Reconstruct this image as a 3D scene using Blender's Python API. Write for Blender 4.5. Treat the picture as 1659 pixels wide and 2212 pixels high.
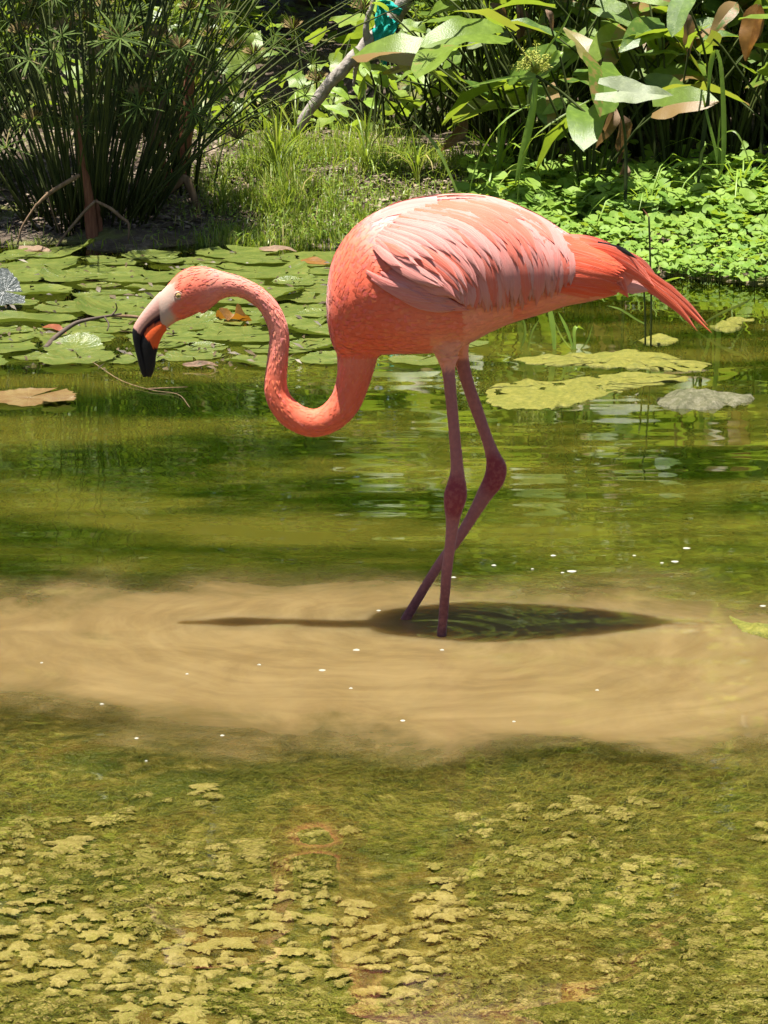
import bpy, bmesh, math, random
import numpy as np
from mathutils import Vector, Matrix

random.seed(7)
rng = np.random.default_rng(11)
R = math.radians
sc = bpy.context.scene
for o in list(bpy.data.objects):
    bpy.data.objects.remove(o)

# ------------------------------------------------------------------ camera, sky, sun, exposure
W, H, FOV, PITCH, CH = 1659.0, 2212.0, R(21.0), R(13.4), 1.5
F = H / 2 / math.tan(FOV / 2)
cam = bpy.data.cameras.new('camera')
cam.sensor_fit = 'VERTICAL'
cam.angle_y = FOV
cam.clip_start, cam.clip_end = 0.05, 2000
camo = bpy.data.objects.new('camera', cam)
sc.collection.objects.link(camo)
camo.location = (0, 0, CH)
camo.rotation_euler = (R(90) - PITCH, 0, 0)
sc.camera = camo

SUN_EL, SUN_AZ = R(82.0), R(245.0)      # azimuth clockwise from +Y
wd = bpy.data.worlds.new('World')
sc.world = wd
wd.use_nodes = True
nt = wd.node_tree
nt.nodes.clear()
sky = nt.nodes.new('ShaderNodeTexSky')
sky.sky_type = 'NISHITA'
sky.sun_disc = False
sky.sun_elevation = SUN_EL
sky.sun_rotation = SUN_AZ
bg = nt.nodes.new('ShaderNodeBackground')
bg.inputs[1].default_value = 0.05
wo = nt.nodes.new('ShaderNodeOutputWorld')
nt.links.new(sky.outputs[0], bg.inputs[0])
nt.links.new(bg.outputs[0], wo.inputs[0])

sun = bpy.data.lights.new('sun', 'SUN')
sun.energy = 5.0
sun.angle = R(0.53)
sun.color = (1.0, 0.95, 0.86)
suno = bpy.data.objects.new('sun', sun)
sc.collection.objects.link(suno)
sdir = Vector((math.sin(SUN_AZ) * math.cos(SUN_EL), math.cos(SUN_AZ) * math.cos(SUN_EL), math.sin(SUN_EL)))
suno.rotation_euler = sdir.to_track_quat('Z', 'Y').to_euler()
suno.location = sdir * 30

sc.view_settings.view_transform = 'Standard'
sc.view_settings.look = 'None'
sc.view_settings.exposure = 1.6
sc.view_settings.gamma = 1.0
sc.view_settings.use_curve_mapping = False
cy = sc.cycles
cy.max_bounces = 8
cy.diffuse_bounces = 3
cy.glossy_bounces = 3
cy.transmission_bounces = 4
cy.transparent_max_bounces = 8
cy.caustics_reflective = False
cy.caustics_refractive = False
cy.use_denoising = True
cy.use_adaptive_sampling = True
cy.adaptive_threshold = 0.02

# ------------------------------------------------------------------ pixel -> place helpers (photo at 1659 x 2212)
CP, SP = math.cos(PITCH), math.sin(PITCH)
def ray(x, y):
    u, v = (x - W / 2) / F, (H / 2 - y) / F
    return Vector((u, CP + v * SP, -SP + v * CP))
def G(x, y, z=0.0):
    d = ray(x, y)
    t = (z - CH) / d.z
    return Vector((d.x * t, d.y * t, z))
def V(x, y, Y):
    d = ray(x, y)
    t = Y / d.y
    return Vector((d.x * t, Y, CH + d.z * t))
def to_px(p):
    x, y, z = p[0], p[1], p[2] - CH
    dpt = y * CP - z * SP
    up = y * SP + z * CP
    return W / 2 + F * x / dpt, H / 2 - F * up / dpt

# ------------------------------------------------------------------ mesh helpers
C = sc.collection
def mk_mesh(name, v, f, mat=None, smooth=True, uv=None, col=None):
    me = bpy.data.meshes.new(name)
    me.from_pydata([tuple(p) for p in v], [], f)
    if smooth:
        me.polygons.foreach_set('use_smooth', [True] * len(me.polygons))
    if uv is not None:
        l = me.uv_layers.new(name='UVMap')
        idx = np.empty(len(me.loops), dtype=np.int32)
        me.loops.foreach_get('vertex_index', idx)
        l.data.foreach_set('uv', np.asarray(uv, dtype=np.float32)[idx].ravel())
    if col is not None:
        a = me.color_attributes.new('Col', 'FLOAT_COLOR', 'POINT')
        c = np.ones((len(v), 4), dtype=np.float32)
        c[:, :3] = np.asarray(col, dtype=np.float32)[:, :3]
        a.data.foreach_set('color', c.ravel())
    if mat:
        me.materials.append(mat)
    me.update()
    return me
def link(name, me, parent=None):
    o = bpy.data.objects.new(name, me)
    C.objects.link(o)
    if parent is not None:
        o.parent = parent
    return o
def tag(o, label=None, cat=None, group=None, kind=None):
    if label: o['label'] = label
    if cat: o['category'] = cat
    if group: o['group'] = group
    if kind: o['kind'] = kind
    return o
def empty(name, loc, label=None, cat=None, group=None):
    o = bpy.data.objects.new(name, None)
    C.objects.link(o)
    o.location = loc
    o.empty_display_size = 0.05
    return tag(o, label, cat, group)
def part(name, v, f, mat, root, **k):
    """part with world coordinates, parented to an Empty that is only translated"""
    L = root.location
    v = [Vector(p) - L for p in v]
    return link(name, mk_mesh(name, v, f, mat, **k), root)

class MB:
    def __init__(s):
        s.v, s.f, s.c = [], [], []
    def add(s, v, f, c=None):
        b = len(s.v)
        s.v += [tuple(p) for p in v]
        s.f += [tuple(i + b for i in q) for q in f]
        if c is not None:
            s.c += [c] * len(v)
    def tube(s, pts, rad, n=6, cap=True):
        v, f = tube(pts, rad, n, cap)
        s.add(v, f)
    def mesh(s, name, mat, **k):
        return mk_mesh(name, s.v, s.f, mat, **k)

def catmull(pts, n):
    P = [np.asarray(p, float) for p in pts]
    P = [2 * P[0] - P[1]] + P + [2 * P[-1] - P[-2]]
    out = []
    m = len(P) - 3
    for k in range(n):
        u = k / (n - 1) * m
        i = min(int(u), m - 1)
        t = u - i
        a, b, c, d = P[i], P[i + 1], P[i + 2], P[i + 3]
        out.append(0.5 * (2 * b + (c - a) * t + (2 * a - 5 * b + 4 * c - d) * t * t + (3 * b - a - 3 * c + d) * t ** 3))
    return out
def tube(pts, rad, n=6, cap=True, twist=0.0):
    pts = [Vector(p) for p in pts]
    if not hasattr(rad, '__len__'):
        rad = [rad] * len(pts)
    v, f = [], []
    up = Vector((0.13, 0.97, 0.21))
    for i, p in enumerate(pts):
        d = (pts[min(i + 1, len(pts) - 1)] - pts[max(i - 1, 0)]).normalized()
        a = d.cross(up)
        if a.length < 1e-3: a = d.cross(Vector((1, 0, 0)))
        a.normalize()
        b = d.cross(a)
        for k in range(n):
            an = 2 * math.pi * k / n
            v.append(p + (a * math.cos(an) + b * math.sin(an)) * rad[i])
    for i in range(len(pts) - 1):
        for k in range(n):
            f.append((i * n + k, i * n + (k + 1) % n, (i + 1) * n + (k + 1) % n, (i + 1) * n + k))
    if cap:
        f.append(tuple(range(n))[::-1])
        f.append(tuple(range((len(pts) - 1) * n, len(pts) * n)))
    return v, f
def blade(pts, wid, side, crease=0.25):
    """narrow leaf along 3-D points, pointed at the end, with a shallow V section"""
    pts = [Vector(p) for p in pts]
    n = len(pts)
    v, f = [], []
    for i, p in enumerate(pts):
        d = (pts[min(i + 1, n - 1)] - pts[max(i - 1, 0)]).normalized()
        s = (side - d * side.dot(d))
        if s.length < 1e-4: s = d.cross(Vector((0, 0, 1)))
        s.normalize()
        nn = s.cross(d)
        t = i / (n - 1)
        w = wid * (0.55 + 0.9 * t if t < 0.5 else max(0.02, 1 - ((t - 0.5) * 2) ** 2.2)) * 0.5
        v += [p - s * w, p + nn * w * -crease, p + s * w]
    for i in range(n - 1):
        for k in (0, 1):
            a = i * 3 + k
            f.append((a, a + 1, a + 4, a + 3))
    return v, f

def vnoise(x, y, seed=0):
    xi, yi = np.floor(x).astype(np.int64), np.floor(y).astype(np.int64)
    xf, yf = x - xi, y - yi
    def h(a, b):
        n = (a * 374761393 + b * 668265263 + seed * 144269) & 0x7fffffff
        n = ((n ^ (n >> 13)) * 1274126177) & 0x7fffffff
        return ((n ^ (n >> 16)) & 0xffff) / 65535.0
    u, w = xf * xf * (3 - 2 * xf), yf * yf * (3 - 2 * yf)
    return (h(xi, yi) * (1 - u) + h(xi + 1, yi) * u) * (1 - w) + (h(xi, yi + 1) * (1 - u) + h(xi + 1, yi + 1) * u) * w
def fbm(x, y, seed=0, oct=4):
    s, a, t = 0.0, 0.5, 0.0
    for i in range(oct):
        s = s + a * vnoise(x * 2 ** i, y * 2 ** i, seed + i * 17)
        t += a
        a *= 0.5
    return s / t

# ------------------------------------------------------------------ material helpers
class NB:
    def __init__(s, name):
        s.m = bpy.data.materials.new(name)
        s.m.use_nodes = True
        s.t = s.m.node_tree
        s.t.nodes.clear()
        s.out = s.t.nodes.new('ShaderNodeOutputMaterial')
    def n(s, typ, ins=None, **k):
        nd = s.t.nodes.new('ShaderNode' + typ)
        for a, b in k.items(): setattr(nd, a, b)
        for a, b in (ins or {}).items():
            if hasattr(b, 'node'): s.t.links.new(b, nd.inputs[a])
            else: nd.inputs[a].default_value = b
        return nd
    def math(s, op, a, b=0.0, c=None):
        i = {0: a, 1: b}
        if c is not None: i[2] = c
        return s.n('Math', i, operation=op).outputs[0]
    def ramp(s, fac, stops, interp='LINEAR'):
        nd = s.n('ValToRGB', {0: fac})
        cr = nd.color_ramp
        cr.interpolation = interp
        while len(cr.elements) < len(stops): cr.elements.new(0.5)
        for e, (p, c) in zip(cr.elements, stops):
            e.position = p
            e.color = (*c, 1) if len(c) == 3 else c
        return nd.outputs[0]
    def sstep(s, x, a, b):
        return s.n('MapRange', {0: x, 1: a, 2: b, 3: 0.0, 4: 1.0}, interpolation_type='SMOOTHSTEP').outputs[0]
    def mixc(s, f, a, b, blend='MIX'):
        nd = s.n('Mix', data_type='RGBA', blend_type=blend)
        for idx, v in ((0, f), (6, a), (7, b)):
            if hasattr(v, 'node'): s.t.links.new(v, nd.inputs[idx])
            else: nd.inputs[idx].default_value = (v if idx == 0 else (*v, 1) if len(v) == 3 else v)
        return nd.outputs[2]
    def noise(s, vec, scale, detail=3.0, rough=0.55, dist=0.0):
        i = {'Scale': scale, 'Detail': detail, 'Roughness': rough, 'Distortion': dist}
        if vec is not None: i['Vector'] = vec
        return s.n('TexNoise', i).outputs[0]
    def surf(s, sh):
        s.t.links.new(sh, s.out.inputs[0])
        return s.m

def leaf_mat(name, ca, cb, cdry=None, transl=0.35, rough=0.42, tcol=None, scale=9.0, dry_amt=0.12, vein=True, spec=0.4):
    b = NB(name)
    geo = b.n('NewGeometry')
    oi = b.n('ObjectInfo')
    rnd = b.math('FRACT', b.math('ADD', geo.outputs['Random Per Island'], oi.outputs['Random']))
    co = b.n('TexCoord').outputs['Object']
    nz = b.noise(co, scale, 3)
    c = b.mixc(rnd, ca, cb)
    c = b.mixc(b.math('MULTIPLY', b.sstep(nz, 0.42, 0.75), 0.5), c, tuple(min(1, x * 1.5 + 0.01) for x in cb))
    if cdry:
        d = b.sstep(b.math('ADD', b.math('MULTIPLY', nz, 0.5), b.math('MULTIPLY', b.math('FRACT', b.math('MULTIPLY', rnd, 7.3)), 0.75)), 1.02 - dry_amt, 1.10 - dry_amt)
        c = b.mixc(d, c, cdry)
    bp = b.n('Bump', {'Strength': 0.35, 'Distance': 0.004, 'Height': b.noise(co, scale * 5, 2)}).outputs[0]
    p = b.n('BsdfPrincipled', {'Base Color': c, 'Roughness': rough, 'Specular IOR Level': spec, 'Normal': bp})
    tc = b.mixc(0.6, c, tcol or (0.42, 0.55, 0.03), 'MIX')
    tr = b.n('BsdfTranslucent', {'Color': tc})
    mx = b.n('MixShader', {0: transl, 1: p.outputs[0], 2: tr.outputs[0]})
    return b.surf(mx.outputs[0])
def plain_mat(name, ca, cb, scale=20.0, rough=0.8, bump=0.4, bd=0.004, stretch=None, spec=0.3):
    b = NB(name)
    co = b.n('TexCoord').outputs['Object']
    if stretch:
        co = b.n('Mapping', {0: co, 3: stretch}).outputs[0]
    oi = b.n('ObjectInfo')
    geo = b.n('NewGeometry')
    rnd = b.math('FRACT', b.math('ADD', geo.outputs['Random Per Island'], oi.outputs['Random']))
    nz = b.noise(co, scale, 4)
    f = b.math('ADD', b.math('MULTIPLY', b.sstep(nz, 0.3, 0.7), 0.65), b.math('MULTIPLY', rnd, 0.35))
    c = b.mixc(f, ca, cb)
    bp = b.n('Bump', {'Strength': bump, 'Distance': bd, 'Height': nz}).outputs[0]
    p = b.n('BsdfPrincipled', {'Base Color': c, 'Roughness': rough, 'Specular IOR Level': spec, 'Normal': bp})
    return b.surf(p.outputs[0])

M = {}
M['broad'] = leaf_mat('broad_leaf', (0.045, 0.10, 0.014), (0.125, 0.185, 0.022), (0.20, 0.12, 0.045), dry_amt=0.20)
M['lobed'] = leaf_mat('lobed_leaf', (0.10, 0.17, 0.02), (0.17, 0.23, 0.035), (0.25, 0.2, 0.06), dry_amt=0.08)
M['treeleaf'] = leaf_mat('tree_leaf', (0.09, 0.15, 0.016), (0.19, 0.24, 0.028), None, transl=0.5)
M['thicket'] = leaf_mat('thicket_leaf', (0.05, 0.10, 0.014), (0.12, 0.17, 0.025), (0.2, 0.15, 0.05), dry_amt=0.08)
M['sedge'] = leaf_mat('sedge_leaf', (0.030, 0.055, 0.010), (0.085, 0.125, 0.022), (0.20, 0.16, 0.07), transl=0.25, dry_amt=0.08, spec=0.12, rough=0.6)
M['sedge_stem'] = plain_mat('sedge_stem', (0.016, 0.028, 0.007), (0.075, 0.085, 0.022), 12, 0.7, spec=0.12)
M['grass'] = leaf_mat('grass_blade', (0.07, 0.13, 0.015), (0.20, 0.25, 0.035), (0.34, 0.28, 0.11), transl=0.35, dry_amt=0.14)
M['penny'] = leaf_mat('pennywort_leaf', (0.10, 0.20, 0.022), (0.18, 0.27, 0.04), (0.3, 0.28, 0.06), transl=0.35, dry_amt=0.02, rough=0.6, spec=0.25)
M['stalk'] = plain_mat('green_stalk', (0.018, 0.028, 0.007), (0.055, 0.07, 0.016), 10, 0.7, spec=0.12)
M['dry'] = plain_mat('dry_stalk', (0.10, 0.055, 0.028), (0.22, 0.145, 0.085), 14, 0.85, stretch=(6, 6, 1))
M['rust'] = plain_mat('rusty_stalk', (0.10, 0.03, 0.014), (0.22, 0.09, 0.04), 14, 0.8, stretch=(8, 8, 1))
M['deadleaf'] = leaf_mat('dead_leaf', (0.09, 0.05, 0.028), (0.22, 0.145, 0.09), None, transl=0.2, rough=0.8, tcol=(0.4, 0.2, 0.05))
M['amber'] = leaf_mat('amber_leaf', (0.10, 0.038, 0.004), (0.19, 0.085, 0.010), None, transl=0.3, rough=0.5, tcol=(0.6, 0.25, 0.02))
M['orange'] = leaf_mat('orange_leaf', (0.16, 0.038, 0.012), (0.20, 0.055, 0.018), None, transl=0.2, rough=0.5, tcol=(0.6, 0.2, 0.04))
M['pale'] = leaf_mat('pale_leaf', (0.095, 0.125, 0.05), (0.14, 0.165, 0.07), None, transl=0.2, rough=0.5)
M['yellow'] = leaf_mat('yellow_leaf', (0.22, 0.19, 0.012), (0.26, 0.20, 0.018), (0.12, 0.06, 0.02), transl=0.3, dry_amt=0.2)
M['olive'] = leaf_mat('olive_leaf', (0.12, 0.12, 0.035), (0.16, 0.13, 0.05), (0.2, 0.12, 0.06), transl=0.2, dry_amt=0.3)
M['lime'] = leaf_mat('lime_leaf', (0.16, 0.26, 0.03), (0.2, 0.3, 0.04), None, transl=0.4)
M['bark'] = plain_mat('bark', (0.17, 0.145, 0.125), (0.36, 0.32, 0.285), 30, 0.9, 0.8, 0.01)
M['treebark'] = plain_mat('tree_bark', (0.07, 0.05, 0.035), (0.16, 0.12, 0.09), 12, 0.9, 0.8, 0.02)
M['teal'] = plain_mat('teal_cloth', (0.0, 0.24, 0.20), (0.015, 0.38, 0.33), 25, 0.75, 0.4, 0.01)
M['foam'] = plain_mat('foam', (0.22, 0.22, 0.17), (0.40, 0.40, 0.34), 120, 0.4)
M['litter'] = plain_mat('leaf_litter', (0.07, 0.045, 0.028), (0.28, 0.22, 0.165), 10, 0.85)
M['flower'] = plain_mat('sedge_flower', (0.20, 0.22, 0.02), (0.30, 0.30, 0.05), 40, 0.7)

# ------------------------------------------------------------------ ground: pond bed and banks in one sheet
shore_px = [(-400, 534), (0, 534), (250, 540), (430, 528), (740, 532), (1000, 545), (1250, 560), (1400, 592), (1659, 615), (2100, 640)]
shore = [G(*p) for p in shore_px]
SX, SY = np.array([p.x for p in shore]), np.array([p.y for p in shore])
def terrain(x, y):
    x, y = np.asarray(x, float), np.asarray(y, float)
    ye = np.interp(x, SX, SY) + 0.10 * (fbm(x * 3.1, y * 0 + 3.3, 5) - 0.5) * 2
    d = y - ye
    bed = np.interp(y, [-4, 1.2, 2.2, 3.0, 4.7, 6, 8.5, 60], [0.5, 0.25, 0.0, -0.034, -0.040, -0.2, -0.28, -0.28])
    far = np.where(d < 0, 0.30 * d, 0.14 * np.minimum(d, 1.5))
    z = np.maximum(bed, far)
    right = np.clip((x - 0.5) / 0.8, 0, 1)
    ch = np.clip((y - 13.2) / 0.7, 0, 1) * np.clip((18.0 - y) / 0.8, 0, 1) * (1 - right)
    z = z - ch * 0.38
    z = z + np.clip((y - 17.6) / 3, 0, 1) * 0.35
    side = np.clip((np.abs(x) - 7) / 3, 0, 1)
    z = np.maximum(z, -0.3 + side * 0.8)
    amp = np.where(z > 0, 0.035, 0.006)
    z = z + amp * (fbm(x * 5, y * 5, 3) - 0.5) * 2 + np.where(z > 0, 0.012, 0.007) * (fbm(x * 22, y * 22, 9, 3) - 0.5) * 2
    big = np.clip((np.hypot(x, y - 10) - 30) / 60, 0, 1)
    return z * (1 - big) + 0.6 * big
def tz(x, y):
    return float(terrain(np.array([x]), np.array([y]))[0])
_pxs = np.arange(-400, 2061, 20.0)
_Ys = np.arange(8.8, 18.0, 0.015)
_dm = np.zeros((len(_pxs), 120))
_pys = np.linspace(230, 660, 120)
for _i, _p in enumerate(_pxs):
    _zz = terrain((_p - W / 2) / F * _Ys * 1.02, _Ys)
    _zz = np.maximum(_zz, -0.02)
    for _j, _q in enumerate(_pys):
        _d = ray(_p, _q)
        _h = np.nonzero(CH + _d.z * (_Ys / _d.y) < _zz)[0]
        _dm[_i, _j] = _Ys[_h[0]] if len(_h) else 18.0
def ground_Y(px, py):
    """depth at which the pixel's ray meets the bank"""
    fx = np.clip((np.asarray(px, float) + 400) / 20, 0, len(_pxs) - 1.001)
    fy = np.clip((np.asarray(py, float) - 230) / (430 / 119), 0, 118.999)
    i, j = fx.astype(int), fy.astype(int)
    u, w = fx - i, fy - j
    return (_dm[i, j] * (1 - u) + _dm[i + 1, j] * u) * (1 - w) + (_dm[i, j + 1] * (1 - u) + _dm[i + 1, j + 1] * u) * w
def ground_pt(px, py):
    p = V(px, py, float(ground_Y(px, py)))
    return Vector((p.x, p.y, tz(p.x, p.y)))
def ground_arr(px, py):
    Yg = ground_Y(px, py)
    return np.array([V(a, c, d) for a, c, d in zip(px, py, Yg)])
xs = np.concatenate([[-600, -200, -80, -40, -22, -15, -11, -9], np.arange(-8, -2.2, 0.25), np.arange(-2.2, 2.2, 0.028), np.arange(2.2, 8.1, 0.25), [9, 11, 15, 22, 40, 80, 200, 600]])
ys = np.concatenate([[-600, -200, -60, -25, -12, -6, -3, -1, 0.5], np.arange(1, 3, 0.1), np.arange(3, 14.5, 0.028), np.arange(14.5, 20, 0.12), [21, 23, 26, 32, 45, 80, 200, 700]])
gx, gy = np.meshgrid(xs, ys)
gz = terrain(gx, gy)
nx, ny = len(xs), len(ys)
idx = np.arange(nx * ny).reshape(ny, nx)
quads = np.stack([idx[:-1, :-1], idx[:-1, 1:], idx[1:, 1:], idx[1:, :-1]], -1).reshape(-1, 4)
b = NB('ground_and_pond_bed')
geo = b.n('NewGeometry')
pos = geo.outputs['Position']
sep = b.n('SeparateXYZ', {0: pos})
n1, n2, n3 = b.noise(pos, 7, 5, 0.6), b.noise(pos, 28, 4, 0.6), b.noise(pos, 3.0, 4, 0.6)
soil = b.ramp(b.math('ADD', b.math('MULTIPLY', n1, 0.5), b.math('MULTIPLY', n2, 0.5)), [(0.3, (0.03, 0.02, 0.014)), (0.5, (0.08, 0.056, 0.038)), (0.68, (0.20, 0.16, 0.12))])
moss = b.mixc(b.sstep(n3, 0.5, 0.62), soil, b.mixc(n2, (0.08, 0.09, 0.02), (0.15, 0.15, 0.04)))
alg = b.ramp(n2, [(0.25, (0.015, 0.017, 0.003)), (0.43, (0.054, 0.050, 0.008)), (0.56, (0.125, 0.10, 0.022)), (0.72, (0.32, 0.255, 0.095))])
alg = b.mixc(b.sstep(n1, 0.5, 0.66), alg, (0.11, 0.07, 0.016))
alg = b.mixc(b.math('MULTIPLY', b.sstep(n3, 0.52, 0.62), 0.6), alg, (0.035, 0.055, 0.006))
colr = b.mixc(b.sstep(sep.outputs[2], -0.03, 0.02), alg, moss)
rgh = b.n('MapRange', {0: sep.outputs[2], 1: 0.0, 2: 0.06, 3: 0.4, 4: 0.95}).outputs[0]
bp = b.n('Bump', {'Strength': 0.9, 'Distance': 0.02, 'Height': b.math('ADD', n2, b.noise(pos, 90, 3))}).outputs[0]
M['ground'] = b.surf(b.n('BsdfPrincipled', {'Base Color': colr, 'Roughness': rgh, 'Specular IOR Level': 0.3, 'Normal': bp}).outputs[0])
gme = mk_mesh('ground', np.stack([gx, gy, gz], -1).reshape(-1, 3).tolist(), quads.tolist(), M['ground'])
ground = tag(link('ground', gme), 'muddy pond bed rising to a soil bank with leaf litter', None, None, 'structure')

# ------------------------------------------------------------------ water
FOOT = G(950, 1362)
b = NB('pond_water')
pos = b.n('NewGeometry').outputs['Position']
sep = b.n('SeparateXYZ', {0: pos})
X, Yc = sep.outputs[0], sep.outputs[1]
# polar coordinates about the wading feet
dx = b.math('SUBTRACT', X, FOOT.x)
dy = b.math('MULTIPLY', b.math('SUBTRACT', Yc, FOOT.y), 1.35)
rad = b.math('SQRT', b.math('ADD', b.math('MULTIPLY', dx, dx), b.math('MULTIPLY', dy, dy)))
ang = b.n('Math', {0: dy, 1: dx}, operation='ARCTAN2').outputs[0]
warp = b.noise(pos, 2.2, 3)
swv = b.n('CombineXYZ', {0: b.math('MULTIPLY', ang, 0.9), 1: b.math('ADD', b.math('MULTIPLY', rad, 9.0), b.math('ADD', b.math('MULTIPLY', warp, 3.0), b.math('MULTIPLY', ang, 0.8))), 2: 0.0}).outputs[0]
swirl = b.noise(swv, 1.6, 4, 0.6)
# stirred mud: an uneven cloud around the feet
mx_ = b.math('DIVIDE', b.math('SUBTRACT', X, 0.12), 1.35)
my_ = b.math('DIVIDE', b.math('SUBTRACT', b.math('ADD', Yc, b.math('MULTIPLY', X, 0.12)), 5.09), 0.60)
mr = b.math('SQRT', b.math('ADD', b.math('MULTIPLY', mx_, mx_), b.math('MULTIPLY', my_, my_)))
mr = b.math('ADD', mr, b.math('MULTIPLY', b.math('SUBTRACT', b.noise(pos, 2.6, 6, 0.62, 0.6), 0.5), 1.05))
mr = b.math('ADD', mr, b.math('MULTIPLY', b.math('SUBTRACT', swirl, 0.5), 0.35))
mud = b.math('SUBTRACT', 1.0, b.sstep(mr, 0.62, 1.26))
# green murk grows with depth of water
green = b.sstep(Yc, 4.5, 6.1)
pn = b.noise(b.n('Mapping', {0: pos, 3: (0.7, 1.6, 1)}).outputs[0], 1.6, 4, 0.6)
gt = b.math('MULTIPLY', green, b.math('ADD', 0.35, b.math('MULTIPLY', b.sstep(pn, 0.3, 0.65), 0.40)))
base_t = b.math('ADD', 0.11, b.math('MULTIPLY', b.math('SUBTRACT', 1.0, b.sstep(Yc, 8.6, 9.6)), gt))
mudt = b.math('MULTIPLY', mud, b.math('ADD', 0.86, b.math('MULTIPLY', b.sstep(swirl, 0.35, 0.7), 0.10)))
turb = b.math('MAXIMUM', base_t, mudt)
gcol = b.mixc(b.sstep(pn, 0.35, 0.65), (0.020, 0.042, 0.0018), (0.100, 0.095, 0.0115))
cloud = b.noise(pos, 5.0, 5, 0.65, 0.8)
mcol = b.mixc(b.sstep(b.math('ADD', b.math('MULTIPLY', swirl, 0.27), b.math('MULTIPLY', cloud, 0.73)), 0.32, 0.68), (0.222, 0.150, 0.060), (0.295, 0.207, 0.088))
wcol = b.mixc(mud, gcol, mcol)
# ripples
rn = b.noise(b.n('Mapping', {0: pos, 3: (0.7, 1.2, 1)}).outputs[0], 4.0, 0.0, 0.45)
rn2 = b.noise(b.n('Mapping', {0: pos, 3: (1.0, 1.6, 1)}).outputs[0], 34.0, 2, 0.5)
rn3 = b.noise(b.n('Mapping', {0: pos, 3: (0.28, 1.0, 1)}).outputs[0], 13.0, 0.0, 0.5)
ring = b.math('MULTIPLY', b.n('Math', {0: b.math('ADD', b.math('MULTIPLY', rad, 95.0), b.math('MULTIPLY', warp, 14.0))}, operation='SINE').outputs[0],
              b.math('POWER', 2.718, b.math('MULTIPLY', rad, -5.0)))
calm = b.math('ADD', 0.22, b.math('MULTIPLY', b.math('MULTIPLY', b.math('SUBTRACT', 1.0, b.sstep(Yc, 5.4, 8.0)), b.math('ADD', 0.4, b.math('MULTIPLY', b.sstep(Yc, 4.3, 5.0), 0.6))), 0.84))
hgt = b.math('MULTIPLY', b.math('ADD', b.math('ADD', rn, b.math('ADD', b.math('MULTIPLY', rn2, 0.015), b.math('MULTIPLY', rn3, 0.42))), b.math('MULTIPLY', ring, 0.13)), calm)
bp = b.n('Bump', {'Strength': 1.0, 'Distance': 0.0034, 'Height': hgt}).outputs[0]
fr = b.n('Fresnel', {'IOR': 1.333, 'Normal': bp}).outputs[0]
# light spreads a few centimetres inside the silt before it comes back
dif0 = b.n('SubsurfaceScattering', {'Color': wcol, 'Scale': 0.12, 'Radius': (1.0, 0.75, 0.4)}, falloff='BURLEY')
tl0 = b.n('BsdfTranslucent', {'Color': wcol})
dif = b.n('MixShader', {0: 0.42, 1: dif0.outputs[0], 2: tl0.outputs[0]})
# deeper water behind the bird swallows more light
tra = b.n('BsdfTransparent', {'Color': b.mixc(b.sstep(Yc, 4.9, 6.6), (0.90, 0.90, 0.70), (0.34, 0.42, 0.10))})
und = b.n('MixShader', {0: turb, 1: tra.outputs[0], 2: dif.outputs[0]})
glo = b.n('BsdfGlossy', {'Color': (1, 1, 1, 1), 'Roughness': 0.015, 'Normal': bp})
M['water'] = b.surf(b.n('MixShader', {0: fr, 1: und.outputs[0], 2: glo.outputs[0]}).outputs[0])
wv = [(-30, -6, 0), (30, -6, 0), (30, 40, 0), (-30, 40, 0)]
water = tag(link('pond_water', mk_mesh('pond_water', wv, [(0, 1, 2, 3)], M['water'], smooth=False)), 'green pond water with a tan cloud of stirred mud', None, None, 'structure')

# ------------------------------------------------------------------ algae on the pond bed
def algae_mat(name, ca, cb, cc):
    b = NB(name)
    co = b.n('NewGeometry').outputs['Position']
    oi = b.n('ObjectInfo')
    a1, a2 = b.noise(co, 60, 5, 0.7), b.noise(co, 300, 3, 0.65)
    f = b.math('ADD', b.math('MULTIPLY', a1, 0.6), b.math('MULTIPLY', a2, 0.4))
    c = b.ramp(f, [(0.32, ca), (0.48, cb), (0.66, cc)])
    big = b.noise(co, 7.0, 4, 0.6)
    c = b.mixc(b.math('MULTIPLY', oi.outputs['Random'], 0.3), c, ca)
    c = b.mixc(b.math('MULTIPLY', b.sstep(big, 0.45, 0.68), 0.3), c, tuple(q * k for q, k in zip(cb, (0.62, 0.78, 0.45))))
    bp = b.n('Bump', {'Strength': 0.9, 'Distance': 0.008, 'Height': f}).outputs[0]
    return b.surf(b.n('BsdfPrincipled', {'Base Color': c, 'Roughness': 0.6, 'Specular IOR Level': 0.3, 'Normal': bp}).outputs[0])
M['clump'] = algae_mat('bed_algae', (0.13, 0.105, 0.028), (0.28, 0.222, 0.095), (0.46, 0.37, 0.215))
M['mat'] = algae_mat('floating_algae', (0.055, 0.062, 0.005), (0.13, 0.125, 0.010), (0.25, 0.215, 0.035))
M['matgrey'] = algae_mat('silted_algae', (0.03, 0.034, 0.012), (0.075, 0.072, 0.03), (0.20, 0.18, 0.12))
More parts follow.
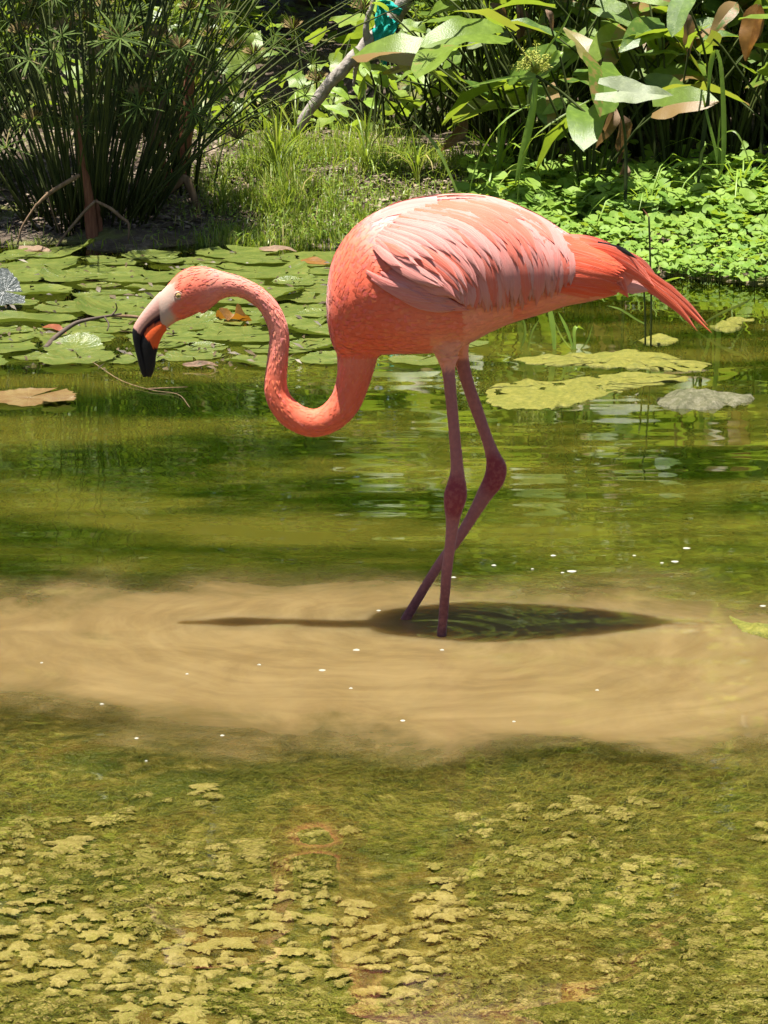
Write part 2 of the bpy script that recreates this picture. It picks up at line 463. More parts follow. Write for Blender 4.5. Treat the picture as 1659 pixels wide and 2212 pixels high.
def clump_mesh(k):
    r_ = np.random.default_rng(100 + k)
    nr, na = 4, 36
    v, f = [(0, 0, 1.0)], []
    ph = r_.uniform(0, 6.28, 6)
    for i in range(1, nr + 1):
        t = i / nr
        for j in range(na):
            a = 2 * math.pi * j / na
            rr = t * (1 + 0.22 * math.sin(2 * a + ph[0]) + 0.16 * math.sin(3 * a + ph[1]) + 0.14 * math.sin(5 * a + ph[2]) + 0.10 * math.sin(9 * a + ph[3]) + r_.uniform(-0.30, 0.30) * t)
            z = (1 - t ** 5) + r_.uniform(-0.3, 0.3) * (1 if i < nr else 0)
            v.append((rr, rr and rr * 0 + t * 0 + math.sin(a) * rr, z))
            v[-1] = (math.cos(a) * rr, math.sin(a) * rr, z - (1.1 if i == nr else 0))
    for j in range(na):
        f.append((0, 1 + j, 1 + (j + 1) % na))
        for i in range(nr - 1):
            p, q = 1 + i * na, 1 + (i + 1) * na
            f.append((p + j, q + j, q + (j + 1) % na, p + (j + 1) % na))
    return mk_mesh('algae_clump', v, f, M['clump'])
cm = [clump_mesh(k) for k in range(9)]
cnt = 0
cl_ = []
rest = MB()
N = 6500
PY = 2290 - rng.random(N) ** 1.25 * 640
PX = rng.uniform(-60, 1720, N)
PP = np.array([G(a, c) for a, c in zip(PX, PY)])
DN = fbm(PP[:, 0] * 4, PP[:, 1] * 4, 41)
TZ = terrain(PP[:, 0], PP[:, 1])
for i in range(N):
    px, py = PX[i], PY[i]
    if DN[i] + (0.07 if px < 800 else 0.035) + (py - 1900) / 1300 < 0.52 - 0.14 * rng.random(): continue
    s = rng.uniform(0.0045, 0.0165) * (1.8 if rng.random() < 0.12 else 1.0)
    sx, sy, sz = s * rng.uniform(1.0, 1.8), s * rng.uniform(0.75, 1.2), rng.uniform(0.0012, 0.0026)
    if any(abs(PP[i, 0] - q[0]) < (sx + q[2]) * 0.92 and abs(PP[i, 1] - q[1]) < (sy + q[3]) * 0.92 for q in cl_): continue
    cl_.append((PP[i, 0], PP[i, 1], sx, sy))
    me = cm[i % 9]
    m = Matrix.Translation((PP[i, 0], PP[i, 1], TZ[i] + 0.003 + 0.004 * rng.random())) @ Matrix.Rotation(rng.uniform(-0.5, 0.5) + (math.pi if rng.random() < .5 else 0), 4, 'Z') @ Matrix.Diagonal((sx, sy, sz, 1))
    if cnt < 290:
        o = link('algae_clump', me, ground)
        o.matrix_world = m
        cnt += 1
    else:
        rest.add([m @ vv.co for vv in me.vertices], [tuple(q.vertices) for q in me.polygons])
if rest.v:
    o = link('algae_clump_carpet', rest.mesh('algae_clump_carpet', M['clump']), ground)
    o['kind'] = 'stuff'
# thread algae combed over the bed
mb = MB()
N = 22000
PY = 2260 - rng.random(N) * 700
PX = rng.uniform(-40, 1700, N)
PP = np.array([G(a, c) for a, c in zip(PX, PY)])
KP = fbm(PP[:, 0] * 3, PP[:, 1] * 3, 77) > 0.42
TZ = terrain(PP[:, 0], PP[:, 1]) + rng.uniform(0.003, 0.018, N)
AN = rng.normal(0.1, 0.5, N) + 2.2 * (fbm(PP[:, 0] * 2, PP[:, 1] * 2, 13) - 0.5)
for i in np.nonzero(KP)[0]:
    L = rng.uniform(0.015, 0.05)
    d = Vector((math.cos(AN[i]), math.sin(AN[i]), 0))
    nn = Vector((-d.y, d.x, 0))
    q = Vector((PP[i, 0], PP[i, 1], TZ[i]))
    mid = q + Vector((0, 0, rng.uniform(0.0, 0.012))) + nn * rng.normal(0, 0.006)
    mb.add([q - d * L / 2, mid - nn * 0.0008, mid + nn * 0.0008, q + d * L / 2], [(0, 1, 2), (1, 3, 2)])
M['thread'] = leaf_mat('thread_algae', (0.05, 0.06, 0.008), (0.20, 0.18, 0.045), None, transl=0.2, tcol=(0.2, 0.2, 0.02))
o = link('thread_algae', mb.mesh('thread_algae', M['thread']))
tag(o, 'fine green threads of algae combed over the shallow pond bed', 'algae', None, 'stuff')

# ------------------------------------------------------------------ flamingo
YB = 5.305                                 # depth of the bird's middle plane
def z5(x, y): return (663.6 + 0.56 * x, 398.2 + 0.56 * y)
def loft(rows, n_along, nseg=24, cap=True, expo=1.0):
    """rows: (ax, ay, bx, by, half thickness in m, Y). Elliptic rings between two outline points."""
    rr = catmull(rows, n_along)
    v, f = [], []
    for a in rr:
        A, B = V(a[0], a[1], a[5]), V(a[2], a[3], a[5])
        c, h = (A + B) / 2, (A - B) / 2
        for k in range(nseg):
            an = 2 * math.pi * k / nseg
            s = math.sin(an)
            v.append(c + h * math.cos(an) + Vector((0, -1, 0)) * max(a[4], 0.0005) * math.copysign(abs(s) ** expo, s))
    n = nseg
    for i in range(n_along - 1):
        for k in range(n):
            f.append((i * n + k, i * n + (k + 1) % n, (i + 1) * n + (k + 1) % n, (i + 1) * n + k))
    if cap:
        f.append(tuple(range(n))[::-1])
        f.append(tuple(range((n_along - 1) * n, n_along * n)))
    return v, f
def around(rows):
    """centre line (x, y, half width px, half thickness m, Y) -> outline pairs"""
    out = []
    for i, r in enumerate(rows):
        a, c = rows[max(i - 1, 0)], rows[min(i + 1, len(rows) - 1)]
        d = Vector((c[0] - a[0], c[1] - a[1]))
        d.normalize()
        nx_, ny_ = d.y, -d.x
        out.append((r[0] + nx_ * r[2], r[1] + ny_ * r[2], r[0] - nx_ * r[2], r[1] - ny_ * r[2], r[3], r[4]))
    return out
# torso outline measured on the photograph: x, top, bottom, half width (m)
T5 = [(74, 445, 470, 0.012), (80, 375, 540, 0.042), (92, 308, 600, 0.062), (112, 260, 645, 0.076), (150, 201, 662, 0.092), (200, 150, 660, 0.105), (270, 105, 656, 0.116),
      (350, 73, 652, 0.123), (440, 53, 650, 0.127), (530, 44, 642, 0.128), (620, 42, 612, 0.126), (700, 50, 570, 0.121), (780, 73, 535, 0.114),
      (850, 101, 514, 0.105), (920, 136, 492, 0.094), (1000, 186, 466, 0.080), (1080, 224, 452, 0.064), (1150, 252, 434, 0.044), (1215, 296, 412, 0.024), (1275, 350, 392, 0.006)]
torso = []
for x, t, bt, hw in T5:
    a, c = z5(x, t), z5(x, bt)
    torso.append((a[0], a[1], c[0], c[1], hw, YB))
TX = np.array([V((a[0]), (a[1] + a[3]) / 2, YB).x for a in torso])
TT = np.array([V(a[0], a[1], YB).z for a in torso])
TB = np.array([V(a[0], a[3], YB).z for a in torso])
TW = np.array([a[4] for a in torso])
def body_y(x, z):
    t, bt, hw = np.interp(x, TX, TT), np.interp(x, TX, TB), np.interp(x, TX, TW)
    q = min(1.0, abs((z - (t + bt) / 2) / max((t - bt) / 2, 1e-4)))
    return hw * math.sqrt(max(0.0, 1 - q * q))
def drape(px, py, off):
    w = V(px, py, YB)
    for _ in range(3):
        w = V(px, py, YB - body_y(w.x, w.z) - off)
    return w
neck = [(421, 629, 53, 0.031), (453, 619, 42, 0.027), (480, 616, 30, 0.023), (514, 619, 22.5, 0.020), (547, 633, 20.5, 0.0185), (575, 656, 20.5, 0.0185), (593, 686, 21.5, 0.019),
        (603, 722, 21.5, 0.0195), (601, 765, 22.5, 0.020), (597, 804, 23.5, 0.021), (596, 842, 25.5, 0.0225), (609, 874, 27.5, 0.024), (637, 901, 29, 0.0255),
        (676, 914, 30, 0.027), (714, 902, 31.5, 0.0285), (745, 870, 33.5, 0.030), (763, 822, 36.5, 0.034), (771, 772, 44, 0.043), (775, 725, 58, 0.058), (790, 670, 70, 0.07)]
NECKC = np.array([(p[0], p[1]) for p in neck], float)
neck_rows = around([(x, y, r, h, YB) for x, y, r, h in neck])
head_rows = [(338, 640, 352, 716, 0.015, YB), (345, 632, 358, 711, 0.019, YB), (357, 620, 367, 705, 0.024, YB), (373, 602, 381, 695, 0.029, YB), (388, 588, 397, 689, 0.032, YB),
             (406, 579, 412, 683, 0.033, YB), (427, 575, 430, 674, 0.0315, YB), (453, 578, 453, 661, 0.027, YB), (480, 586, 479, 645, 0.023, YB)]
YN, YF = 5.245, 5.368
leg_near = [(965, 735, 40, 0.036, 5.262), (964, 765, 25, 0.024, 5.255), (968, 792, 16.5, 0.015, 5.25), (971, 824, 14, 0.0125, YN), (980, 919, 13, 0.0118, YN), (987, 1005, 14.5, 0.0125, YN), (987, 1035, 19, 0.015, YN), (985, 1062, 25, 0.019, YN),
            (982, 1083, 24.5, 0.0185, YN), (979, 1107, 19, 0.016, YN), (977, 1134, 14.5, 0.013, YN), (972, 1180, 12.5, 0.0115, YN), (965, 1234, 12.2, 0.011, YN), (960, 1300, 11.3, 0.0105, YN), (955, 1360, 11, 0.010, YN), (951, 1405, 11, 0.010, YN), (948, 1450, 9, 0.009, YN)]
leg_far = [(985, 735, 34, 0.034, 5.345), (995, 768, 18, 0.017, 5.355), (1009, 824, 14.5, 0.013, 5.36), (1031, 888, 14, 0.0125, YF), (1051, 945, 13.2, 0.012, YF), (1064, 982, 16, 0.0135, YF), (1072, 1008, 23, 0.017, YF),
           (1067, 1036, 23, 0.018, YF), (1047, 1068, 18, 0.016, YF), (1022, 1112, 13.5, 0.013, YF), (992, 1160, 11.8, 0.0112, YF), (960, 1203, 11.4, 0.011, YF), (934, 1242, 11.0, 0.0105, YF), (906, 1288, 10.8, 0.0102, YF), (880, 1331, 11, 0.010, YF), (862, 1362, 10.5, 0.010, YF), (846, 1392, 9, 0.009, YF)]
bm_ = MB()
bm_.add(*loft(torso, 70, 40))
bm_.add(*loft(neck_rows, 90, 28))
bm_.add(*loft(head_rows, 36, 28))
bm_.add(*loft(around(leg_near), 80, 18))
bm_.add(*loft(around(leg_far), 80, 18))
# webbed feet standing on the bed
for leg in (leg_near, leg_far):
    e = V(leg[-1][0], leg[-1][1], leg[-1][4])
    zb = tz(e.x, e.y) + 0.008
    hub = Vector((e.x, e.y, zb + 0.012))
    toes = [hub + Vector((-math.cos(a) * 0.075, math.sin(a) * 0.075, -0.008)) for a in (-0.5, 0.0, 0.5)]
    bm_.add(*tube([e + Vector((0, 0, 0.02)), hub], [0.010, 0.010], 10))
    for t_ in toes:
        bm_.add(*tube([hub, (hub + t_) / 2 + Vector((0, 0, 0.003)), t_], [0.009, 0.006, 0.003], 8))
tmp = bpy.data.objects.new('tmp', bm_.mesh('tmp', None))
C.objects.link(tmp)
md = tmp.modifiers.new('r', 'REMESH')
md.mode = 'VOXEL'
md.voxel_size = 0.0042
sm = tmp.modifiers.new('s', 'SMOOTH')
sm.factor = 0.5
sm.iterations = 5
dg = bpy.context.evaluated_depsgraph_get()
body_me = bpy.data.meshes.new_from_object(tmp.evaluated_get(dg))
body_me.name = 'body'
bpy.data.objects.remove(tmp)

def inpoly(x, y, poly):
    r = False
    for i in range(len(poly)):
        (x1, y1), (x2, y2) = poly[i], poly[i - 1]
        if (y1 > y) != (y2 > y) and x < (x2 - x1) * (y - y1) / (y2 - y1) + x1: r = not r
    return r
def lerp3(a, b_, t): return tuple(p + (q - p) * t for p, q in zip(a, b_))
def ss(a, b_, x):
    t = min(1, max(0, (x - a) / (b_ - a)))
    return t * t * (3 - 2 * t)
FACE, HEADC, NECKU, NECKL = (0.42, 0.30, 0.24), (0.60, 0.13, 0.08), (0.60, 0.20, 0.15), (0.64, 0.125, 0.066)
BREAST, BELLY, BACK, UNDER, THIGH = (0.64, 0.11, 0.056), (0.64, 0.155, 0.095), (0.58, 0.265, 0.24), (0.70, 0.24, 0.18), (0.66, 0.27, 0.17)
LEGC, KNEE, LEGLOW = (0.25, 0.095, 0.095), (0.18, 0.03, 0.04), (0.13, 0.045, 0.045)
def body_colour(px, py, i):
    h = ((i * 2654435761) & 0xffff) / 65535.0
    if py > 775 and px > 860:
        d1, d2 = math.hypot(px - 984, (py - 1075) * 0.75), math.hypot(px - 1066, (py - 1025) * 0.8)
        k = 1 - ss(22, 48, min(d1, d2))
        c = lerp3(LEGC, LEGLOW, ss(1180, 1320, py))
        c = lerp3(c, KNEE, k)
        return lerp3(THIGH, c, ss(785 + 10 * h, 806 + 8 * h, py) if px < 988 else ss(768, 782, py))
    if px < 660 or (px < 820 and py > 775):
        if px < 450:                       # head and face
            c = lerp3(HEADC, NECKU, ss(400, 470, px))
            c = lerp3(c, (0.66, 0.15, 0.09), ss(640, 610, py) * 0.5)
            edge = 377 + (640 - py) * 0.16 + 8 * math.sin(py * 0.13) + 5 * h
            return lerp3(FACE, c, ss(edge - 8, edge + 8, px)) if py > 622 - (px - 340) * 0.3 else lerp3(FACE, c, ss(345, 362, px))
        t = ss(700, 850, py)
        c = lerp3(NECKU, NECKL, t)
        return lerp3(c, (0.66, 0.22, 0.165), 0.35 * h * (1 - t))
    c = lerp3(NECKL, BREAST, ss(860, 700, py))
    c = lerp3(c, BELLY, ss(790, 930, px) * ss(600, 680, py))
    c = lerp3(c, BACK, ss(740, 830, px) * ss(600, 480, py))
    c = lerp3(c, UNDER, ss(1080, 1190, px) * ss(590, 620, py))
    if py > 700 and px > 930: c = lerp3(c, THIGH, ss(700, 760, py))
    if px > 1000 and py > 655 and px < 1110: c = lerp3(c, (0.70, 0.28, 0.21), 0.7)
    return lerp3(c, tuple(min(0.9, q * 1.1 + 0.01) for q in c), h * 0.4)
nv = len(body_me.vertices)
co = np.empty(nv * 3)
body_me.vertices.foreach_get('co', co)
co = co.reshape(-1, 3)
cols = np.ones((nv, 4), np.float32)
for i in range(nv):
    px, py = to_px(co[i])
    cols[i, :3] = body_colour(px, py, i)
ca_ = body_me.color_attributes.new('Col', 'FLOAT_COLOR', 'POINT')
ca_.data.foreach_set('color', cols.ravel())
body_me.polygons.foreach_set('use_smooth', [True] * len(body_me.polygons))

b = NB('plumage')
pos = b.n('NewGeometry').outputs['Position']
at = b.n('Attribute', attribute_name='Col')
f1, f2 = b.noise(pos, 120, 3), b.noise(b.n('Mapping', {0: pos, 3: (1, 1, 0.5)}).outputs[0], 380, 3)
c = b.mixc(b.math('MULTIPLY', b.sstep(f1, 0.4, 0.7), 0.35), at.outputs[0], b.mixc(0.35, at.outputs[0], (0.7, 0.3, 0.22)))
c = b.mixc(b.math('MULTIPLY', b.sstep(f2, 0.5, 0.75), 0.12), c, (0.5, 0.08, 0.04))
bp = b.n('Bump', {'Strength': 0.16, 'Distance': 0.003, 'Height': b.math('ADD', f1, f2)}).outputs[0]
pr = b.n('BsdfPrincipled', {'Base Color': c, 'Roughness': 0.75, 'Specular IOR Level': 0.15, 'Normal': bp, 'Sheen Weight': 0.15, 'Sheen Roughness': 0.4})
M['plumage'] = b.surf(pr.outputs[0])

b = NB('flight_feather')
uv = b.n('UVMap').outputs[0]
at = b.n('Attribute', attribute_name='Col')
oi = b.n('ObjectInfo')
su = b.n('SeparateXYZ', {0: uv})
bv = b.n('CombineXYZ', {0: b.math('MULTIPLY', su.outputs[0], 14.0), 1: b.math('ADD', b.math('MULTIPLY', su.outputs[1], 1.6), b.math('MULTIPLY', oi.outputs['Random'], 37.0)), 2: oi.outputs['Random']}).outputs[0]
barb = b.noise(bv, 1.0, 4, 0.65)
edge = b.math('ABSOLUTE', b.math('SUBTRACT', su.outputs[0], 0.5))
c = b.mixc(b.math('MULTIPLY', b.sstep(edge, 0.22, 0.5), 0.45), at.outputs[0], b.mixc(0.5, at.outputs[0], (0.66, 0.36, 0.31)))
c = b.mixc(b.math('MULTIPLY', b.sstep(barb, 0.48, 0.68), 0.5), c, b.mixc(0.5, c, (0.66, 0.38, 0.33)))
c = b.mixc(b.math('MULTIPLY', b.sstep(barb, 0.52, 0.3), 0.5), c, b.mixc(0.35, c, (0.64, 0.10, 0.045)))
bp = b.n('Bump', {'Strength': 0.6, 'Distance': 0.003, 'Height': barb}).outputs[0]
pr = b.n('BsdfPrincipled', {'Base Color': c, 'Roughness': 0.6, 'Specular IOR Level': 0.2, 'Normal': bp, 'Sheen Weight': 0.1})
tr = b.n('BsdfTranslucent', {'Color': c})
M['feather'] = b.surf(b.n('MixShader', {0: 0.15, 1: pr.outputs[0], 2: tr.outputs[0]}).outputs[0])

bird = empty('flamingo', (FOOT.x, YB, 0.0), 'pink flamingo wading with its neck curved down and one leg bent', 'flamingo')
body_me.materials.clear()
body_me.materials.append(M['plumage'])
body = link('body', body_me, bird)
for vv in body_me.vertices: vv.co = vv.co - bird.location

def feather(ctrl, wid, col0, col1, off0, off1, root, name='feather', n=13, far=False, plane=None, pointed=0.6, seed=0, flat=False):
    """ctrl: points in photograph pixels along the shaft; draped on the body side"""
    r_ = np.random.default_rng(seed)
    P = catmull(ctrl, n)
    v, uvs, cl, f = [], [], [], []
    cols_ = (-1, -0.5, 0, 0.5, 1)
    for i, p in enumerate(P):
        t = i / (n - 1)
        a, c = P[max(i - 1, 0)], P[min(i + 1, n - 1)]
        d = (c - a) / max(1e-6, np.linalg.norm(c - a))
        nn = np.array((-d[1], d[0]))
        w = wid * 0.5 * (0.45 + 0.75 * math.sin(min(1, t / 0.65) * math.pi / 2)) * (1 if t < 0.6 else max(0.03, (1 - ((t - 0.6) / 0.4) ** (2.6 - pointed * 1.4))))
        for s in cols_:
            jag = 1 + (r_.uniform(-0.10, 0.06) if abs(s) == 1 and t > 0.5 else 0)
            q = p + nn * s * w * jag
            off = off0 + (off1 - off0) * t + 0.10 * wid / 1100 * (1 - s * s)
            if plane is None:
                w3 = drape(q[0], q[1], off)
            else:
                w3 = V(q[0], q[1], plane - off)
            if far: w3 = Vector((w3.x, 2 * YB - w3.y, w3.z))
            v.append(w3)
            uvs.append((s * 0.5 + 0.5, t))
            cl.append(lerp3(col0, col1, t))
    for i in range(n - 1):
        for k in range(4):
            a = i * 5 + k
            f.append((a, a + 1, a + 6, a + 5))
    L = Vector(bird.location)
    me = mk_mesh(name, [p - L for p in v], f, M['feather'], uv=uvs, col=cl)
    return link(name, me, root)

PINK, PALE, SALM, REDO, ORNG = (0.61, 0.205, 0.175), (0.59, 0.295, 0.265), (0.63, 0.15, 0.105), (0.70, 0.075, 0.025), (0.70, 0.115, 0.04)
def P5(*pts): return [np.array(z5(*p)) for p in pts]
# guide shafts of the drooping scapulars, front to back (photo zoom coordinates)
guides = [P5((255, 235), (330, 300), (430, 360), (520, 400), (575, 440)),
          P5((275, 190), (400, 250), (520, 330), (590, 410), (610, 478)),
          P5((310, 150), (470, 195), (590, 290), (655, 390), (672, 495)),
          P5((370, 112), (560, 150), (680, 245), (735, 365), (742, 518)),
          P5((440, 85), (640, 125), (765, 215), (820, 345), (822, 512)),
          P5((520, 65), (720, 105), (850, 195), (900, 320), (890, 478)),
          P5((610, 55), (800, 110), (915, 190), (962, 300), (960, 435)),
          P5((690, 62), (860, 125), (965, 205), (1010, 295), (1016, 392))]
def gpt(g, t):
    g = max(0, min(len(guides) - 1.0001, g))
    i = int(g)
    u = g - i
    ctrl = [a * (1 - u) + c * u for a, c in zip(guides[i], guides[min(i + 1, len(guides) - 1)])]
    m = len(ctrl) - 1
    s = max(0, min(0.9999, t)) * m
    k = int(s)
    P = [2 * ctrl[0] - ctrl[1]] + ctrl + [2 * ctrl[-1] - ctrl[-2]]
    a, b_, c, d = P[k], P[k + 1], P[k + 2], P[k + 3]
    x = s - k
    return 0.5 * (2 * b_ + (c - a) * x + (2 * a - 5 * b_ + 4 * c - d) * x * x + (3 * b_ - a - 3 * c + d) * x ** 3)
for far in (False, True):
    Lb = Vector(bird.location)
    # the folded wing itself: a shallow pad over the flank that carries the feathers
    v, f = [], []
    nu, nw = 26, 16
    for i in range(nu):
        for k in range(nw):
            g, t = i / (nu - 1) * 7, 0.04 + 0.88 * k / (nw - 1)
            q = gpt(g, t)
            ee = min(1, min(i, nu - 1 - i, k, nw - 1 - k) / 3)
            w3 = drape(q[0], q[1], -0.004 + 0.008 * ee)
            if far: w3 = Vector((w3.x, 2 * YB - w3.y, w3.z))
            v.append(w3 - Lb)
    for i in range(nu - 1):
        for k in range(nw - 1):
            a = i * nw + k
            f.append((a, a + 1, a + nw + 1, a + nw))
    wing = link('wing', mk_mesh('wing', v, f, M['plumage'], col=[SALM] * len(v)), bird)
    sd = 5000 if far else 0
    # long drooping row first, shorter rows shingled over it
    for row, (t0, t1, num, wd_, o0, o1) in enumerate([(0.26, 1.0, 40, 29, 0.003, 0.008), (0.10, 0.90, 42, 24, 0.005, 0.0095), (0.02, 0.72, 40, 20, 0.006, 0.0105), (-0.0, 0.50, 32, 16, 0.006, 0.010)]):
        for k in range(num):
            sd += 1
            r_ = np.random.default_rng(sd)
            g = (k + r_.uniform(-0.35, 0.35)) / (num - 1) * 7
            a0, a1 = t0 + r_.uniform(-0.03, 0.03), min(1.0, t1 + r_.uniform(-0.22 if row else -0.07, 0.08 if row else 0.0))
            ctrl = [gpt(g, a0 + (a1 - a0) * q) for q in (0, 0.25, 0.5, 0.75, 1)]
            u = r_.random()
            c0 = lerp3(SALM, PINK, u)
            c1 = lerp3(PINK, PALE, r_.random())
            if row >= 2: c0, c1 = lerp3(c0, PALE, 0.25), lerp3(c1, PALE, 0.25)
            if r_.random() < 0.22: c0, c1 = lerp3(ORNG, SALM, 0.5), SALM
            feather(ctrl, wd_ * r_.uniform(0.8, 1.15), c0, c1, o0, o1 + 0.012 * max(0, 1 - g / 2.2) + r_.uniform(-0.002, 0.003), wing, far=far, seed=sd, pointed=r_.uniform(0.2, 0.9))
    # pale mantle along the ridge of the back
    for k in range(16):
        sd += 1
        r_ = np.random.default_rng(sd)
        x0 = 250 + k * 36
        top = lambda x: np.interp(x, [a[0] for a in T5], [a[1] for a in T5])
        dq = r_.uniform(8, 34)
        ctrl = P5(*[(x0 + s, top(x0 + s) + dq + s * 0.05) for s in (0, 60, 120, 180, 230)])
        feather(ctrl, 20, lerp3(PINK, PALE, 0.1 + 0.4 * r_.random()), lerp3(PINK, PALE, 0.1 + 0.5 * r_.random()), 0.002, 0.005, wing, far=far, seed=sd, pointed=0.8)
    # shoulder coverts below the dark fold, lilac pink
    for k in range(40):
        sd += 1
        r_ = np.random.default_rng(sd)
        u = k / 39
        x0, y0 = 215 + 110 * r_.random() + 90 * u, 330 + 95 * u + r_.uniform(-14, 14)
        L = 150 + 90 * r_.random()
        sl = 0.40 - 0.10 * u
        ctrl = P5(*[(x0 + L * s, y0 + L * s * sl + 14 * math.sin(s * 3.1)) for s in (0, 0.3, 0.6, 1)])
        feather(ctrl, 15 * r_.uniform(0.8, 1.25), lerp3(SALM, (0.62, 0.19, 0.165), r_.random()), lerp3((0.64, 0.23, 0.21), PALE, 0.5 * r_.random()), 0.003, 0.010, wing, 'covert_feather', far=far, seed=sd, pointed=0.3)
    # orange flank and rump feathers under the scapulars
    for k in range(20):
        sd += 1
        r_ = np.random.default_rng(sd)
        u = k / 19
        x0, y0 = 930 + 90 * r_.random() , 205 + 190 * u
        x1, y1 = 1215 + 40 * r_.random() - 40 * u, 275 + 135 * u + 15 * r_.random()
        ctrl = P5((x0, y0), (x0 * .66 + x1 * .34, y0 * .68 + y1 * .32 - 6), (x0 * .33 + x1 * .67, y0 * .34 + y1 * .66 - 4), (x1, y1))
        feather(ctrl, 30 * r_.uniform(0.8, 1.2), lerp3(REDO, SALM, 0.5 * r_.random()), lerp3(ORNG, REDO, r_.random()), 0.003, 0.007, bird, 'rump_feather', far=far, seed=sd, pointed=0.8)
# tail and long tertials
tails = [(((1060, 235), (1200, 290), (1330, 385), (1450, 475), (1562, 574)), 20, 0.000), (((1090, 255), (1220, 315), (1340, 405), (1440, 490), (1505, 566)), 18, 0.006),
         (((1080, 245), (1230, 300), (1350, 375), (1460, 460), (1545, 545)), 20, -0.006), (((1060, 250), (1180, 300), (1290, 370), (1400, 450), (1480, 530)), 22, -0.012),
         (((1020, 260), (1120, 320), (1190, 370), (1238, 436)), 44, 0.016), (((1030, 290), (1110, 345), (1180, 385), (1225, 412)), 40, 0.020),
         (((1040, 240), (1150, 270), (1250, 325), (1340, 395)), 44, 0.012), (((1060, 240), (1180, 275), (1290, 335), (1390, 420)), 40, -0.016)]
for k, (pt, w_, off) in enumerate(tails):
    feather(P5(*pt), w_, lerp3(REDO, ORNG, 0.3), lerp3(ORNG, SALM, 0.15 + 0.06 * k), off + 0.012, off + 0.004, bird, 'tail_feather', plane=YB, seed=900 + k, pointed=1.0, n=16)
for s in (-1, 1):
    feather(P5((1130, 395), (1200, 392), (1260, 396), (1322, 408)), 26, UNDER, PALE, s * 0.012, s * 0.012, bird, 'tail_feather', plane=YB, seed=950 + s, pointed=0.5)
    o = feather(P5((1120, 224), (1170, 240), (1222, 258), (1274, 288)), 12, (0.012, 0.01, 0.01), (0.008, 0.008, 0.008), -s * 0.018, -s * 0.022, bird, 'primary_feather', plane=YB, seed=970 + s, pointed=1.0)
M['black'] = plain_mat('black_feather', (0.006, 0.006, 0.007), (0.014, 0.012, 0.012), 60, 0.5)
for o in bird.children:
    if o.name.startswith('primary_feather'): o.data.materials[0] = M['black']
# small contour feathers that roughen neck, head, breast and belly
mb, mc = MB(), []
nrm = np.empty(nv * 3)
body_me.vertices.foreach_get('normal', nrm)
nrm = nrm.reshape(-1, 3)
pick = rng.permutation(nv)
for i in pick:
    px, py = to_px(co[i])
    if py > 745 and px > 830 and not (py < 800 and px < 990 and py < 775 + 25 * rng.random()): continue
    if px < 378 and py > 600: continue
    if px > 1290: continue
    nN = Vector(nrm[i])
    if px < 640 or (py > 770 and px < 830):
        if rng.random() > 0.20: continue
        k = int(np.argmin((NECKC[:, 0] - px) ** 2 + (NECKC[:, 1] - py) ** 2))
        a, c_ = NECKC[max(k - 1, 0)], NECKC[min(k + 1, len(NECKC) - 1)]
        d = Vector((c_[0] - a[0], 0, -(c_[1] - a[1]))).normalized()
        L, w_ = rng.uniform(0.010, 0.017), 0.0019
    elif py > 430:
        if rng.random() > 0.14: continue
        d = Vector((1, 0, -0.15 if py < 640 else 0.12)).normalized()
        if px < 800: d = Vector((0.4 + (px - 700) / 250, 0, 0.7 - (py - 560) / 400)).normalized()
        L, w_ = rng.uniform(0.012, 0.024), 0.0045
    else: continue
    d = (d - nN * d.dot(nN))
    if d.length < 0.1: continue
    d.normalize()
    d = (d + nN.cross(d) * rng.normal(0, 0.18)).normalized()
    s = nN.cross(d)
    p = Vector(co[i]) - bird.location
    c_ = Vector(cols[i, :3])
    j = rng.uniform(0.94, 1.06)
    cc = [min(0.9, q * j + (0.03 if rng.random() < 0.25 else 0.0)) for q in c_]
    lift = rng.uniform(0.0001, 0.0011)
    mb.add([p - d * L * .3 - nN * 0.001, p + s * w_ + nN * 0.0006, p - s * w_ + nN * 0.0006, p + d * L * .7 + nN * lift], [(0, 1, 2), (1, 3, 2)], cc)
o = link('contour_plumage', mk_mesh('contour_plumage', mb.v, mb.f, M['plumage'], col=mb.c), bird)
o['kind'] = 'stuff'
# wispy pale plumes over the ridge
for k in range(7):
    x0 = 500 + 38 * k
    r_ = np.random.default_rng(600 + k)
    top = lambda x: np.interp(x, [a[0] for a in T5], [a[1] for a in T5])
    pts = [z5(x0 + s, top(x0 + s) - 4 * math.sin(s / 150 * 3.1) + 1) for s in (0, 35, 70, 105, 150)]
    v, f = tube([V(a, c_, YB + 0.012 * (k - 3)) for a, c_ in pts], [0.0018, 0.002, 0.0018, 0.0014, 0.0006], 5)
    part('wisp_feather', v, f, M['feather'], bird, uv=[(0.5, 0.5)] * len(v), col=[(0.5, 0.34, 0.26)] * len(v))
# bill
def bill_mat(name):
    b = NB(name)
    at = b.n('Attribute', attribute_name='Col')
    nz = b.noise(b.n('NewGeometry').outputs['Position'], 220, 3)
    c = b.mixc(b.math('MULTIPLY', nz, 0.3), at.outputs[0], (0.3, 0.12, 0.08), 'MULTIPLY')
    bp = b.n('Bump', {'Strength': 0.25, 'Distance': 0.002, 'Height': nz}).outputs[0]
    return b.surf(b.n('BsdfPrincipled', {'Base Color': c, 'Roughness': 0.6, 'Specular IOR Level': 0.15, 'Normal': bp}).outputs[0])
M['bill'] = bill_mat('bill')
up = [(346, 630, 363, 684, 0.014, YB), (336, 640, 356, 688, 0.0145, YB), (318, 661, 341, 694, 0.0135, YB), (300, 685, 324, 706, 0.012, YB), (288, 706, 312, 721, 0.011, YB), (286, 724, 307, 736, 0.0105, YB),
      (290, 748, 308, 754, 0.0098, YB), (296, 772, 312, 775, 0.009, YB), (302, 796, 317, 797, 0.007, YB), (309, 815, 318, 813, 0.003, YB)]
